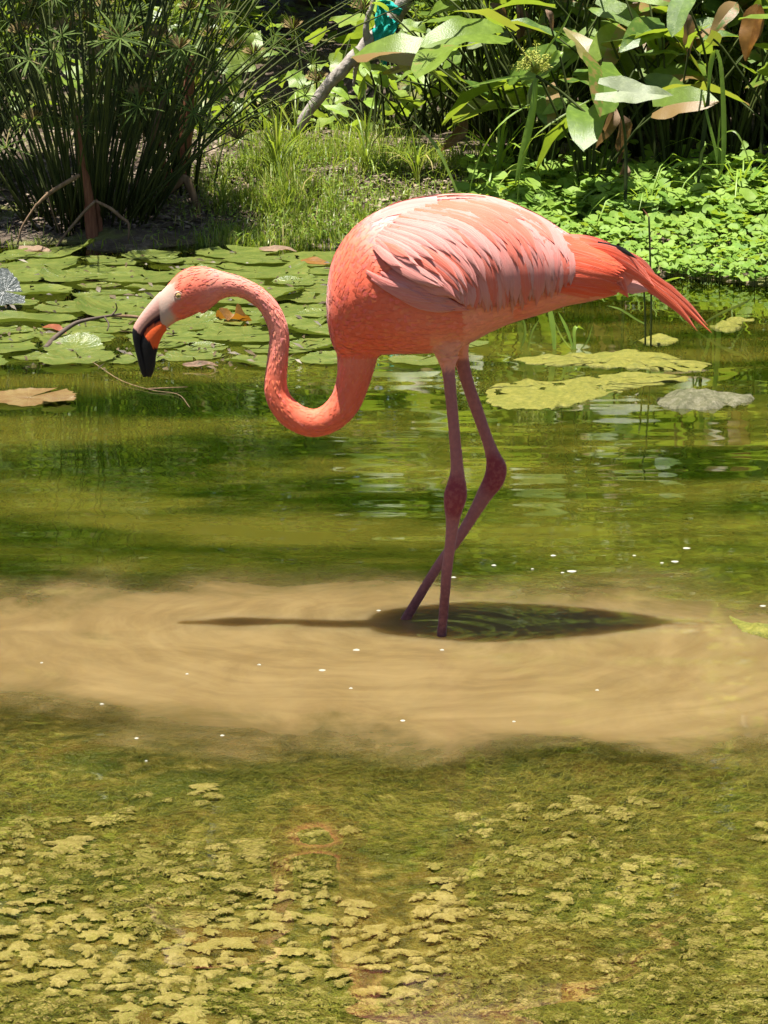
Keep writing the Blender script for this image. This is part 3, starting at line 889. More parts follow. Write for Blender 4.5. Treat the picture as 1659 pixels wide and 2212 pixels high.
lo = [(357, 676, 360, 714, 0.0125, YB), (352, 681, 354, 721, 0.013, YB), (338, 687, 348, 732, 0.0135, YB), (321, 700, 343, 745, 0.0135, YB), (308, 716, 340, 757, 0.013, YB), (302, 733, 337, 771, 0.012, YB),
      (303, 752, 336, 785, 0.011, YB), (307, 774, 334, 797, 0.0095, YB), (311, 796, 331, 806, 0.0075, YB), (315, 812, 325, 815, 0.003, YB)]
orange = [(358, 684), (336, 698), (317, 708), (310, 722), (326, 742), (330, 752), (342, 751), (350, 731), (362, 712)]
BLK, CREAM = (0.006, 0.006, 0.007), (0.46, 0.31, 0.26)
v, f = loft(up, 60, 24)
cl = []
for i, p in enumerate(v):
    px, py = to_px(p)
    k = i % 24
    tom = abs(k - 12) <= 4                        # near the cutting edge
    if py > 707 + (px - 286) * 0.9: cl.append(BLK)
    elif tom and px < 350: cl.append((0.05, 0.02, 0.03))
    else: cl.append(lerp3(CREAM, (0.55, 0.2, 0.15), ss(-8, 8, (px - 318) * 0.8 + (py - 672)) * 0.35))
part('upper_bill', v, f, M['bill'], bird, col=cl)
v, f = loft(lo, 60, 24)
cl = [(0.62, 0.10, 0.025) if inpoly(*to_px(p), orange) else BLK for p in v]
part('lower_bill', v, f, M['bill'], bird, col=cl)
# eyes
b = NB('eye')
co_ = b.n('TexCoord').outputs['Object']
sp = b.n('SeparateXYZ', {0: co_})
rr = b.math('SQRT', b.math('ADD', b.math('MULTIPLY', sp.outputs[0], sp.outputs[0]), b.math('MULTIPLY', sp.outputs[2], sp.outputs[2])))
c = b.ramp(rr, [(0.0, (0.004, 0.004, 0.004)), (0.0026, (0.004, 0.004, 0.004)), (0.0032, (0.40, 0.30, 0.10)), (0.0062, (0.5, 0.36, 0.17))])
M['eye'] = b.surf(b.n('BsdfPrincipled', {'Base Color': c, 'Roughness': 0.08}).outputs[0])
M['lid'] = plain_mat('eyelid', (0.48, 0.26, 0.19), (0.55, 0.34, 0.27), 200, 0.6)
bme = bmesh.new()
bmesh.ops.create_uvsphere(bme, u_segments=20, v_segments=14, radius=0.0068)
eye_me = bpy.data.meshes.new('eye')
bme.to_mesh(eye_me)
bme.free()
eye_me.polygons.foreach_set('use_smooth', [True] * len(eye_me.polygons))
eye_me.materials.append(M['eye'])
for s in (-1, 1):
    e = V(386, 638, YB + s * 0.0268)
    o = link('eye', eye_me, bird)
    o.location = e - bird.location
    pts = [e + Vector((math.cos(a) * 0.0072, s * 0.0028, math.sin(a) * 0.0066)) for a in np.linspace(0, 2 * math.pi, 21)]
    v, f = tube(pts, 0.0021, 8, cap=False)
    part('eyelid', v, f, M['lid'], o.parent)
# ------------------------------------------------------------------ water lilies, algae mats and floating bits
def pad_material(name, ca, cb, cc):
    b = NB(name)
    co = b.n('TexCoord').outputs['Object']
    oi = b.n('ObjectInfo')
    sp = b.n('SeparateXYZ', {0: co})
    an = b.n('Math', {0: sp.outputs[1], 1: sp.outputs[0]}, operation='ARCTAN2').outputs[0]
    vein = b.math('ABSOLUTE', b.n('Math', {0: b.math('MULTIPLY', an, 9.0)}, operation='SINE').outputs[0])
    shift = b.n('VectorMath', {0: co, 1: b.n('CombineXYZ', {0: b.math('MULTIPLY', oi.outputs['Random'], 40), 1: 0.0, 2: 0.0}).outputs[0]}, operation='ADD').outputs[0]
    n1, n2 = b.noise(shift, 2.4, 4), b.noise(shift, 9, 4, 0.65)
    c = b.mixc(b.sstep(n1, 0.35, 0.7), ca, cb)
    c = b.mixc(b.math('MULTIPLY', b.sstep(b.math('ADD', n2, b.math('MULTIPLY', oi.outputs['Random'], 0.16)), 0.62, 0.76), 0.7), c, cc)
    c = b.mixc(b.math('MULTIPLY', b.sstep(vein, 0.22, 0.0), 0.35), c, tuple(min(1, q * 1.5) for q in cb))
    c = b.mixc(b.math('MULTIPLY', oi.outputs['Random'], 0.4), c, ca)
    sp2 = b.noise(shift, 30, 3, 0.7)
    c = b.mixc(b.math('MULTIPLY', b.sstep(sp2, 0.68, 0.78), 0.6), c, (0.035, 0.025, 0.01))
    bp = b.n('Bump', {'Strength': 0.5, 'Distance': 0.02, 'Height': b.math('ADD', b.math('MULTIPLY', n2, 0.6), b.math('MULTIPLY', vein, 0.15))}).outputs[0]
    p = b.n('BsdfPrincipled', {'Base Color': c, 'Roughness': 0.3, 'Specular IOR Level': 0.6, 'Normal': bp})
    t = b.n('BsdfTranslucent', {'Color': b.mixc(0.5, c, (0.3, 0.4, 0.03))})
    return b.surf(b.n('MixShader', {0: 0.15, 1: p.outputs[0], 2: t.outputs[0]}).outputs[0])
M['pad'] = pad_material('lily_pad', (0.075, 0.105, 0.018), (0.135, 0.155, 0.032), (0.20, 0.155, 0.04))
M['padbrown'] = pad_material('brown_pad', (0.15, 0.085, 0.032), (0.20, 0.14, 0.055), (0.13, 0.12, 0.03))
M['padunder'] = pad_material('pad_underside', (0.10, 0.11, 0.11), (0.20, 0.21, 0.2), (0.06, 0.05, 0.04))
def pad_mesh(k, mat, curl=0.0, teeth=0.035):
    r_ = np.random.default_rng(300 + k)
    nr, na = 6, 66
    ph = r_.uniform(0, 6.28, 5)
    v, f = [(0, 0, 0)], []
    for i in range(1, nr + 1):
        t = i / nr
        for j in range(na + 1):
            a = 0.10 + (2 * math.pi - 0.20) * j / na
            rr = t * (1 + 0.10 * math.sin(2 * a + ph[0]) + 0.06 * math.sin(3 * a + ph[1]) + 0.04 * math.sin(7 * a + ph[2]))
            if i == nr: rr += teeth * (1 if j % 3 == 0 else -0.35) + r_.uniform(-0.01, 0.01)
            z = 0.012 * math.sin(4 * a + ph[2]) * t + 0.008 * math.sin(9 * a + ph[3]) * t * t
            if i == nr: z += 0.03 + 0.025 * math.sin(3 * a + ph[4])
            z += curl * max(0, math.cos(a - ph[1])) ** 3 * t ** 3
            v.append((math.cos(a) * rr, math.sin(a) * rr, z))
    m = na + 1
    for j in range(na):
        f.append((0, 1 + j, 2 + j))
        for i in range(nr - 1):
            p, q = 1 + i * m, 1 + (i + 1) * m
            f.append((p + j, q + j, q + j + 1, p + j + 1))
    return mk_mesh('lily_pad', v, f, mat)
pads = [pad_mesh(k, M['pad'], [0, 0.12, 0, 0.34, 0, 0.2][k % 6]) for k in range(8)]
placed = []
GP = 'toothed lily pads crowded by the bank'
def add_pad(x, y, r, me, label, group, z=0.004, tilt=0.0, rot=None):
    o = link('lily_pad', me)
    o.location = (x, y, z)
    o.rotation_euler = (random.uniform(-1, 1) * tilt, random.uniform(-1, 1) * tilt, random.uniform(0, 6.28) if rot is None else rot)
    o.scale = (r, r, r * 0.8)
    tag(o, label, 'lily pad', group)
    return o
k = 0
for tries in range(2600):
    px, py = rng.uniform(-110, 735), rng.uniform(548, 792)
    if py > 792 - 10 * math.sin(px * 0.02) - (12 if 560 < px < 640 else 0): continue
    p = G(px, py)
    r = rng.uniform(0.07, 0.24)
    e = to_px((p.x, p.y - r, 0))
    if e[1] > 803 - 6 * math.sin(px * 0.021): continue
    if e[1] > 755 and px > 600 and rng.random() < 0.5: continue
    if 420 < px < 560 and 655 < py < 690: continue
    if any(math.hypot(p.x - q[0], p.y - q[1]) < (r + q[2]) * 0.74 for q in placed): continue
    placed.append((p.x, p.y, r))
    size = 'large' if r > 0.17 else 'small' if r < 0.105 else 'middle sized'
    rim = {3: 'with a rolled rim', 5: 'with a raised rim', 1: 'with a raised rim', 7: 'with a raised rim'}.get(k % 8, 'lying flat')
    where = 'against the grassy bank' if py < 600 else 'at the open water edge' if py > 740 else 'amid the crowded pads'
    add_pad(p.x, p.y, r, pads[k % 8], '%s green lily pad %s %s' % (size, rim, where), GP, 0.003 + 0.0022 * (k % 5), 0.035)
    k += 1
for px, py, w_ in [(905, 782, 120), (690, 748, 150), (1010, 745, 90)]:
    p = G(px, py)
    add_pad(p.x, p.y, w_ / 2 / (F / p.y), pads[(k + 1) % 8], 'flat green lily pad floating apart behind the standing bird', 'lily pads behind the bird')
bp_me = pad_mesh(31, M['padbrown'], 0, 0.05)
p = G(62, 861); add_pad(p.x, p.y, 0.125, bp_me, 'large tan and ochre dying lily pad with ragged edge', None, 0.004, 0, 1.0)
p = G(126, 871); add_pad(p.x, p.y, 0.052, bp_me, 'small pinkish brown lily pad beside the large dying one', None, 0.014, 0, 2.0)
p = G(468, 892); add_pad(p.x, p.y, 0.125, pads[1], 'smooth green lily pad sunk just below the surface', None, -0.030, 0, 0.3)
p = G(880, 873); add_pad(p.x, p.y, 0.09, pads[4], 'dim lily pad under water behind the straight leg', None, -0.035, 0, 2.3)
wp = pad_mesh(41, M['padunder'], 0.2)
p = G(8, 668)
o = add_pad(p.x, p.y + 0.04, 0.075, wp, 'silvery underside of a lily pad flipped upright by the stick', None, 0.055, 0, 0.4)
o.rotation_euler = (1.15, 0.2, 0.4)
o.scale = (0.07, 0.07, 0.06)

def algae_raft(name, poly, mat, label, hz=0.006, z0=-0.003, group=None):
    pts = catmull([np.array(p, float) for p in poly] + [np.array(poly[0], float)], 151)[:-1]
    c = np.mean(np.array(pts), 0)
    ext = np.ptp(np.array(pts)[:, 0])
    for q_ in range(len(pts)):
        nz_ = fbm(np.array([pts[q_][0] * 0.055]), np.array([pts[q_][1] * 0.22]), 71, 4)[0] - 0.5
        pts[q_] = c + (pts[q_] - c) * (1 + 0.20 * nz_) + np.array((0, 8.0 * nz_ * min(1, ext / 300)))
    cw = G(*c)
    r_ = np.random.default_rng(int(c[0]))
    nr, na = 12, len(pts)
    v, f = [Vector((0, 0, hz))], []
    for i in range(1, nr + 1):
        t = i / nr
        for j in range(na):
            q = c + (pts[j] - c) * (t * (1 + (r_.uniform(-0.05, 0.05) if i == nr else 0)))
            w = G(*q) - cw
            h = fbm(np.array([(w.x + cw.x) * 24]), np.array([(w.y + cw.y) * 16]), 5, 3)[0]
            w.z = (hz * (1 - t ** 4) + 0.004) * (-0.5 + 2.9 * h) + z0 - (0.012 if i == nr else 0)
            v.append(w)
    for j in range(na):
        f.append((0, 1 + j, 1 + (j + 1) % na))
        for i in range(nr - 1):
            p, q = 1 + i * na, 1 + (i + 1) * na
            f.append((p + j, q + j, q + (j + 1) % na, p + (j + 1) % na))
    o = link(name, mk_mesh(name, v, f, mat))
    o.location = cw
    tag(o, label, 'algae', group)
    return o
algae_raft('algae_raft', [(1085, 778), (1130, 770), (1230, 766), (1290, 763), (1340, 755), (1400, 757), (1470, 772), (1540, 784), (1555, 795), (1500, 805), (1440, 801), (1370, 796), (1300, 794), (1200, 788), (1140, 786)], M['mat'], 'long yellow green algae raft below the tail, thin at one end')
algae_raft('algae_raft', [(1030, 850), (1060, 832), (1120, 822), (1200, 823), (1260, 813), (1330, 806), (1400, 804), (1470, 809), (1512, 815), (1440, 830), (1370, 838), (1330, 850), (1260, 870), (1180, 888), (1110, 892), (1050, 878)], M['mat'], 'broad yellow green algae raft behind the bent leg')
algae_raft('algae_raft', [(1412, 868), (1440, 852), (1490, 844), (1540, 848), (1590, 852), (1630, 862), (1600, 875), (1540, 886), (1470, 885), (1430, 880)], M['matgrey'], 'silty grey lump of algae beside the yellow raft', 0.012)
algae_raft('algae_raft', [(1375, 735), (1400, 727), (1440, 727), (1468, 735), (1440, 744), (1400, 743)], M['mat'], 'small oval algae raft at the foot of two thin stems', 0.008)
algae_raft('algae_raft', [(1528, 706), (1560, 692), (1600, 686), (1632, 690), (1605, 705), (1570, 718)], M['mat'], 'small algae raft just past the tail tip', 0.008)
algae_raft('algae_raft', [(1570, 1330), (1600, 1345), (1640, 1355), (1700, 1365), (1720, 1395), (1650, 1378), (1600, 1362)], M['mat'], 'thin green algae streak at the edge of the mud cloud', 0.004, 0.0015)

# dark rotting scraps between the pads
mb = MB()
for i in range(420):
    px_, py_ = rng.uniform(-60, 740), rng.uniform(545, 800)
    p = G(px_, py_, 0.012)
    a, L = rng.uniform(0, 6.28), rng.uniform(0.01, 0.05)
    d = Vector((math.cos(a), math.sin(a), rng.uniform(-0.1, 0.5))).normalized()
    s_ = d.cross(Vector((0, 0, 1))).normalized() * L * rng.uniform(0.06, 0.25)
    mb.add([p - d * L / 2, p - s_, p + s_ + Vector((0, 0, 0.006)), p + d * L / 2], [(0, 1, 2), (1, 3, 2)])
M['scrap'] = plain_mat('rotting_scrap', (0.015, 0.011, 0.007), (0.10, 0.07, 0.03), 12, 0.5)
tag(link('floating_scraps', mb.mesh('floating_scraps', M['scrap'])), 'dark rotting plant scraps scattered over the lily pads', 'debris', None, 'stuff')

# ---- leaf shapes
def leaf_mesh(name, mat, shape='lance', bend=0.25, fold=0.18, wave=0.03, n=10, seed=0, wid=0.5):
    """unit leaf along +Y, upper face +Z"""
    r_ = np.random.default_rng(seed)
    v, f = [], []
    ph = r_.uniform(0, 6.28, 3)
    t0 = {'arrow': -0.38, 'heart': -0.22}.get(shape, 0.0)
    rows = [t0 + (1 - t0) * i / (n - 1) for i in range(n)]
    rows = sorted(set([0.0] + [round(t, 4) for t in rows]))
    for sgn in (-1, 1):
        b0 = len(v)
        for i, t in enumerate(rows):
            if shape == 'lance': w = math.sin(math.pi * min(1, t * 0.96 + 0.02) ** 0.72) ** 0.9
            elif shape == 'arrow': w = (1 - t) ** 0.72 * 1.0 if t >= 0 else 0.92 - 0.1 * (t / t0)
            elif shape == 'heart': w = math.sqrt(max(0, 1 - ((t - 0.12) / 0.88) ** 2)) if t > 0.12 else math.sqrt(max(0, 1 - ((0.12 - t) / 0.42) ** 2))
            elif shape == 'lobed': w = math.sin(math.pi * min(1, t * 0.97 + 0.015) ** 0.8) * (0.62 + 0.38 * abs(math.sin(t * 11 + ph[0])))
            w = max(0.004, w) * wid * 0.5
            inn = 0.0 if t >= 0 else min(w * 0.8, (-t) * 0.42 * wid + 0.01)
            for s in (0, 0.5, 1):
                x = inn + (w - inn) * s
                z = -bend * t * t * (1 if t > 0 else 0.6) + fold * x + wave * math.sin(t * 8 + ph[1]) * s + wave * 0.6 * math.sin(t * 15 + ph[2] + sgn) * s
                v.append((sgn * x, t, z))
        for i in range(len(rows) - 1):
            for k in (0, 1):
                a = b0 + i * 3 + k
                q = (a, a + 1, a + 4, a + 3)
                f.append(q if sgn > 0 else q[::-1])
    return mk_mesh(name, v, f, mat)
def orient(base, direction, normal, length, width=None, roll=0.0):
    d = Vector(direction).normalized()
    n_ = Vector(normal)
    n_ = n_ - d * n_.dot(d)
    if n_.length < 1e-4: n_ = d.orthogonal()
    n_.normalize()
    x = d.cross(n_)
    m = Matrix((x, d, n_)).transposed().to_4x4()
    return Matrix.Translation(base) @ m @ Matrix.Rotation(roll, 4, 'Y') @ Matrix.Diagonal((width or length, length, length, 1))
def loose_leaf(name, px0, px1, z0, z1, me, label, nrm=(0, -0.3, 1), wscale=1.0, cat='leaf', Y0=None, Y1=None, group=None):
    a = G(*px0, z0) if Y0 is None else V(*px0, Y0)
    c = G(*px1, z1) if Y1 is None else V(*px1, Y1)
    o = link(name, me)
    L = (c - a).length
    o.matrix_world = orient(a, c - a, nrm, L, L * wscale)
    return tag(o, label, cat, group)
curl = leaf_mesh('fallen_leaf', M['amber'], 'lobed', 0.3, 1.1, 0.16, 16, 3, 0.6)
loose_leaf('fallen_leaf', (468, 690), (542, 678), 0.012, 0.03, curl, 'curled amber dead leaf lying on the pads under the arched neck')
flat = leaf_mesh('fallen_leaf', M['orange'], 'lance', 0.1, 0.5, 0.02, 8, 4, 0.32)
loose_leaf('fallen_leaf', (93, 706), (142, 712), 0.015, 0.02, flat, 'small orange fallen leaf on a pad beside the stick')
ochre = leaf_mesh('fallen_leaf', M['amber'], 'lance', 0.05, 0.1, 0.02, 8, 5, 0.5)
loose_leaf('fallen_leaf', (650, 562), (712, 566), 0.012, 0.014, ochre, 'flat ochre leaf floating near the grassy bank')
dead = leaf_mesh('fallen_leaf', M['deadleaf'], 'lance', 0.1, 0.3, 0.03, 8, 6, 0.35)
loose_leaf('fallen_leaf', (40, 537), (115, 540), 0.012, 0.02, dead, 'brown dead leaf at the water edge below the sedge')
loose_leaf('fallen_leaf', (560, 540), (640, 534), 0.012, 0.02, dead, 'brown leaf strip at the water edge below the grass')
loose_leaf('fallen_leaf', (395, 790), (470, 782), 0.010, 0.02, dead, 'faded brown leaf at the front edge of the pads')
# stick with twigs on the pads
st = empty('driftwood_stick', G(100, 752, 0.01), 'thin dark forked stick lying across the lily pads', 'stick')
def tube_px(pts, rads, root, name, mat, zs, n=7, m=16):
    P = [G(x, y, z) for (x, y), z in zip(pts, zs)]
    P = [Vector(q) for q in catmull(P, m)]
    rr = list(np.interp(np.linspace(0, 1, m), np.linspace(0, 1, len(rads)), rads))
    v, f = tube(P, rr, n)
    return part(name, v, f, mat, root)
M['darkwood'] = plain_mat('dark_wood', (0.03, 0.02, 0.014), (0.10, 0.07, 0.05), 40, 0.7)
tube_px([(98, 752), (118, 730), (150, 706), (175, 694), (225, 684), (262, 678)], [0.009, 0.008, 0.007, 0.005, 0.003], st, 'stem', M['darkwood'], [0.005, 0.02, 0.045, 0.06, 0.07, 0.07])
tube_px([(240, 682), (252, 668), (250, 655)], [0.003, 0.002], st, 'twig', M['darkwood'], [0.07, 0.09, 0.12], m=8)
tube_px([(225, 684), (235, 700), (231, 715)], [0.003, 0.002], st, 'twig', M['darkwood'], [0.07, 0.05, 0.03], m=8)
st = empty('driftwood_stick', G(262, 688, 0.02), 'short pale stick resting on the pads by the bill', 'stick')
tube_px([(240, 682), (290, 684), (318, 690)], [0.005, 0.006, 0.004], st, 'stem', M['dry'], [0.02, 0.025, 0.02], m=8)
st = empty('driftwood_stick', G(262, 820, 0.0), 'thin pale branching twig half sunk in front of the pads', 'stick')
tube_px([(200, 782), (262, 822), (330, 843), (385, 852), (410, 880)], [0.0013, 0.0012, 0.001, 0.0009, 0.0007], st, 'stem', M['dry'], [0.012, 0.006, 0.004, 0.004, 0.003])
tube_px([(320, 840), (360, 838), (405, 836)], [0.0025, 0.002, 0.001], st, 'twig', M['dry'], [0.005, 0.008, 0.006], m=8)
# foam flecks
fm = []
for k in range(3):
    v, f = [(0, 0, 0.35)], []
    for i in (1, 2):
        for j in range(12):
            a = 2 * math.pi * j / 12
            rr = (0.6 if i == 1 else 1.0) * (1 + 0.1 * math.sin(3 * a + k * 2))
            v.append((math.cos(a) * rr, math.sin(a) * rr, 0.28 if i == 1 else 0.0))
    for j in range(12):
        f += [(0, 1 + j, 1 + (j + 1) % 12), (1 + j, 13 + j, 13 + (j + 1) % 12, 1 + (j + 1) % 12)]
    fm.append(mk_mesh('foam_fleck', v, f, M['foam']))
flecks = [(1235, 1235, 15), (1195, 1201, 9), (1067, 1222, 8), (1458, 1214, 12), (1370, 1201, 6), (770, 1405, 11), (696, 1449, 11), (220, 1522, 7), (955, 1405, 7), (818, 1320, 7), (1483, 1185, 12), (980, 1248, 8),
          (1430, 1217, 6), (404, 1457, 5), (560, 1437, 6), (295, 1596, 7), (480, 1590, 7), (316, 1645, 5), (1648, 1310, 10), (1150, 1230, 5), (758, 1488, 6), (90, 1433, 5), (1215, 1238, 6), (1290, 1492, 6), (870, 1558, 8), (1110, 1560, 6)]
for i, (px, py, r) in enumerate(flecks):
    p = G(px, py)
    o = link('foam_fleck', fm[i % 3])
    s = 0.72 * r / (F / p.y)
    o.location = (p.x, p.y, 0.001)
    o.scale = (s, s * 0.85, 0.004)
    tag(o, 'tiny white foam fleck floating on the open water', 'foam', 'foam flecks on the water')
# stems and blades standing in the water below the tail
def water_blade(name, pts, Y0, wid, mat, label, group=None, cat='grass', dY=0.0):
    P = [V(x, y, Y0 + dY * i) for i, (x, y) in enumerate(pts)]
    P = [Vector(q) for q in catmull(P, 12)]
    v, f = blade(P, wid, Vector((1, 0.2, 0)))
    o = link(name, mk_mesh(name, [q - P[0] for q in v], f, mat))
    o.location = P[0]
    return tag(o, label, cat, group)
Yw = G(1180, 755).y
for k, (pts, w_) in enumerate([([(1198, 764), (1196, 720), (1190, 680), (1183, 650)], 0.018), ([(1240, 760), (1225, 712), (1205, 672)], 0.010), ([(1243, 760), (1240, 720), (1246, 705), (1262, 712)], 0.012),
                         ([(1250, 760), (1270, 735), (1280, 700)], 0.005), ([(1238, 758), (1215, 730), (1196, 690)], 0.005), ([(1140, 758), (1150, 715), (1165, 690)], 0.006), ([(1120, 765), (1135, 720), (1128, 680)], 0.006)]):
    water_blade('water_grass', pts, Yw, w_, M['lime'] if k < 3 else M['grass'], 'green grass blade rising from the water under the bird rump', 'blades in the water under the rump', dY=0.01)
Ys = G(1405, 748).y
for pts, lab in [([(1406, 750), (1407, 650), (1404, 540), (1402, 468)], 'tall thin stem in the water with a brown seed tip'), ([(1394, 745), (1394, 690), (1391, 620), (1388, 560)], 'thin bare stem in the water beside the seed tipped one')]:
    rt = empty('water_stem', V(*pts[0], Ys), lab, 'plant')
    v, f = tube([Vector(q) for q in catmull([V(x, y, Ys) for x, y in pts], 10)], 0.0032, 5)
    part('stem', v, f, M['stalk'], rt)
    if 'brown' in lab:
        v, f = blade([V(1402, 470, Ys), V(1397, 462, Ys), V(1388, 450, Ys)], 0.018, Vector((0, 1, 0.4)))
        part('seed_tip', v, f, M['rust'], rt)
water_blade('water_grass', [(1506, 708), (1550, 680), (1600, 658), (1622, 645)], G(1506, 712).y, 0.010, M['pale'], 'pale straw coloured blade leaning out of the water past the tail tip')
water_blade('water_grass', [(1405, 640), (1430, 612), (1465, 600), (1480, 602)], G(1405, 742).y, 0.009, M['lime'], 'arched green blade behind the tail feathers')
water_blade('water_grass', [(1395, 700), (1375, 690), (1340, 668), (1310, 660)], G(1405, 742).y, 0.007, M['grass'], 'slack green blade hanging from the thin stems')
# ------------------------------------------------------------------ plants of the bank
# umbrella sedge
def umbel_mesh(k):
    r_ = np.random.default_rng(50 + k)
    mb = MB()
    n = int(r_.integers(15, 24))
    for j in range(n):
        a = 2 * math.pi * j / n + r_.uniform(-0.2, 0.2)
        el = r_.uniform(-0.05, 0.75)
        L = r_.uniform(0.6, 1.05)
        d = Vector((math.cos(a) * math.cos(el), math.sin(a) * math.cos(el), math.sin(el)))
        dr = r_.uniform(0.15, 0.5)
        pts = [d * (L * t) - Vector((0, 0, dr * (L * t) ** 2)) for t in (0, 0.3, 0.6, 0.85, 1)]
        v, f = blade(pts, r_.uniform(0.035, 0.065), d.cross(Vector((0, 0, 1))))
        mb.add(v, f)
    return mb.mesh('leaf_whorl', M['sedge'])
whorls = [umbel_mesh(k) for k in range(8)]
M['sedgehead'] = plain_mat('sedge_head', (0.13, 0.09, 0.035), (0.24, 0.18, 0.07), 30, 0.9)
mb = MB()
for j in range(26):
    d = Vector((rng.normal(), rng.normal(), abs(rng.normal()) + 0.2)).normalized()
    pts = [d * 0.02, d * 0.25, d * 0.36]
    mb.add(*blade(pts, 0.05, d.orthogonal()))
head_me = mb.mesh('seed_head', M['sedgehead'])
def sedge_clump(px, py, n, lo, hi, spread, label, seed, rbase=0.16, zo=0.0):
    r_ = np.random.default_rng(seed)
    p = ground_pt(px, py)
    root = empty('umbrella_sedge', p, label, 'sedge')
    for i in range(n):
        a = r_.uniform(0, 2 * math.pi)
        rr = rbase * math.sqrt(r_.random())
        b0 = Vector((math.cos(a) * rr * 1.3, math.sin(a) * rr, -0.02 + tz(p.x + math.cos(a) * rr * 1.3, p.y + math.sin(a) * rr) - p.z))
        lean = spread * (0.15 + 0.85 * rr / rbase) * r_.uniform(0.5, 1.25)
        a2 = a + r_.normal(0, 0.35)
        L = r_.uniform(lo, hi)
        if r_.random() < 0.14: L *= 0.55
        hd = Vector((math.cos(a2), math.sin(a2), 0))
        pts = []
        for t in (0, 0.25, 0.5, 0.75, 1):
            le = lean * (0.75 + 0.5 * t)
            pts.append(b0 + hd * (math.sin(le) * L * t) + Vector((0, 0, math.cos(le) * L * t)))
        rad = r_.uniform(0.0032, 0.0052)
        v, f = tube(pts, [rad * 1.2, rad * 1.1, rad, rad * 0.85, rad * 0.6], 5)
        s = link('stem', mk_mesh('stem', v, f, M['sedge_stem']), root)
        if r_.random() < 0.9:
            o = link('leaf_whorl', whorls[int(r_.integers(8))], s)
            sc_ = r_.uniform(0.07, 0.145)
            dirv = (pts[-1] - pts[-2]).normalized()
            o.matrix_local = Matrix.Translation(pts[-1]) @ Vector((0, 0, 1)).rotation_difference(dirv).to_matrix().to_4x4() @ Matrix.Rotation(r_.uniform(0, 6.28), 4, 'Z') @ Matrix.Diagonal((sc_, sc_, sc_, 1))
            if r_.random() < 0.3:
                h = link('seed_head', head_me, s)
                h.location = pts[-1]
                h.scale = (0.16, 0.16, 0.16)
    return root
sedge_clump(190, 470, 150, 0.75, 1.45, 0.62, 'dense umbrella sedge fanning out above the dark bank edge', 1, 0.20)
sedge_clump(395, 400, 34, 0.6, 1.25, 0.42, 'smaller umbrella sedge with brown seed heads among rusty stalks', 2, 0.10)
sedge_clump(-120, 400, 90, 0.8, 1.5, 0.5, 'umbrella sedge cut by the picture edge beside the dense clump', 3, 0.20)
sedge_clump(300, 300, 40, 0.9, 1.5, 0.45, 'umbrella sedge standing behind the dense clump', 4, 0.15)
# dry stalks
def stalk(name, pts, Y0, rads, mat, label, n=7, cat='stalk', flat=None):
    P = [Vector(q) for q in catmull([V(x, y, Y0 + (dy[0] if dy else 0)) for x, y, *dy in pts], 14)]
    rr = list(np.interp(np.linspace(0, 1, 14), np.linspace(0, 1, len(rads)), rads))
    v, f = tube(P, rr, n)
    if flat:
        v = [Vector((q.x, P[i // n].y + (q.y - P[i // n].y) * flat, q.z)) for i, q in enumerate(v)]
    o = link(name, mk_mesh(name, [q - P[0] for q in v], f, mat))
    o.location = P[0]
    return tag(o, label, cat)
Ya = ground_pt(200, 515).y
stalk('dead_stalk', [(203, 545), (196, 480), (188, 410), (178, 345), (170, 250)], Ya, [0.028, 0.024, 0.018, 0.012], M['rust'], 'thick brown dead stalk rising in front of the dense sedge')
stalk('dead_stalk', [(215, 528), (214, 470), (206, 430)], Ya + 0.05, [0.016, 0.012, 0.008], M['rust'], 'short brown stub beside the thick dead stalk')
Yb = ground_pt(390, 400).y
stalk('dead_stalk', [(385, 425), (390, 360), (402, 270), (408, 190), (412, 120)], Yb, [0.030, 0.036, 0.026, 0.016], M['rust'], 'broad red brown dead sheath with peeling strips')
stalk('dead_stalk', [(372, 410), (376, 340), (372, 260)], Yb + 0.05, [0.012, 0.012, 0.009], M['rust'], 'narrow dark dead stalk next to the broad red sheath')
stalk('dead_stalk', [(286, 445), (305, 370), (330, 290), (352, 222), (360, 195)], Yb - 0.25, [0.014, 0.014, 0.012, 0.008], M['dry'], 'leaning pale tan dead stalk between the two sedges')
stalk('dead_stalk', [(365, 425), (352, 340), (340, 280)], Yb - 0.1, [0.010, 0.010, 0.006], M['rust'], 'dark leaning stalk crossing behind the tan one')
Yc_ = G(40, 535).y
stalk('bent_straw', [(38, 528), (48, 490), (76, 446), (78, 442)], Yc_, [q * 0.62 for q in [0.006, 0.007, 0.009]], M['dry'], 'bent dry straw arching over the water at the dark bank', 6, 'straw')
stalk('bent_straw', [(76, 446), (110, 415), (165, 382), (172, 378)], Yc_, [q * 0.62 for q in [0.008, 0.014, 0.014, 0.006]], M['dry'], 'dry straw leaf leaning from the bend toward the sedge', 6, 'straw', 0.4)
stalk('bent_straw', [(112, 548), (140, 508), (180, 460), (206, 434)], Yc_ + 0.05, [q * 0.62 for q in [0.007, 0.008, 0.010, 0.009]], M['dry'], 'long dry straw slanting up from the water to a kink', 6, 'straw')
stalk('bent_straw', [(206, 434), (238, 450), (262, 470), (278, 484), (277, 520)], Yc_ + 0.05, [q * 0.62 for q in [0.009, 0.012, 0.010, 0.005]], M['dry'], 'broken tip of dry straw hanging down from the kink', 6, 'straw', 0.5)
stalk('bent_straw', [(100, 415), (112, 455), (128, 500)], Yc_ + 0.1, [0.003, 0.003, 0.002], M['dry'], 'thin dry straw dangling between the bent ones', 5, 'straw')
stalk('bent_straw', [(350, 425), (380, 398), (398, 385), (408, 400), (425, 440), (440, 480)], Yb - 0.3, [0.014, 0.020, 0.018, 0.016, 0.01], M['dry'], 'crumpled dry leaf sheath folded over at the red stalk foot', 6, 'straw', 0.5)

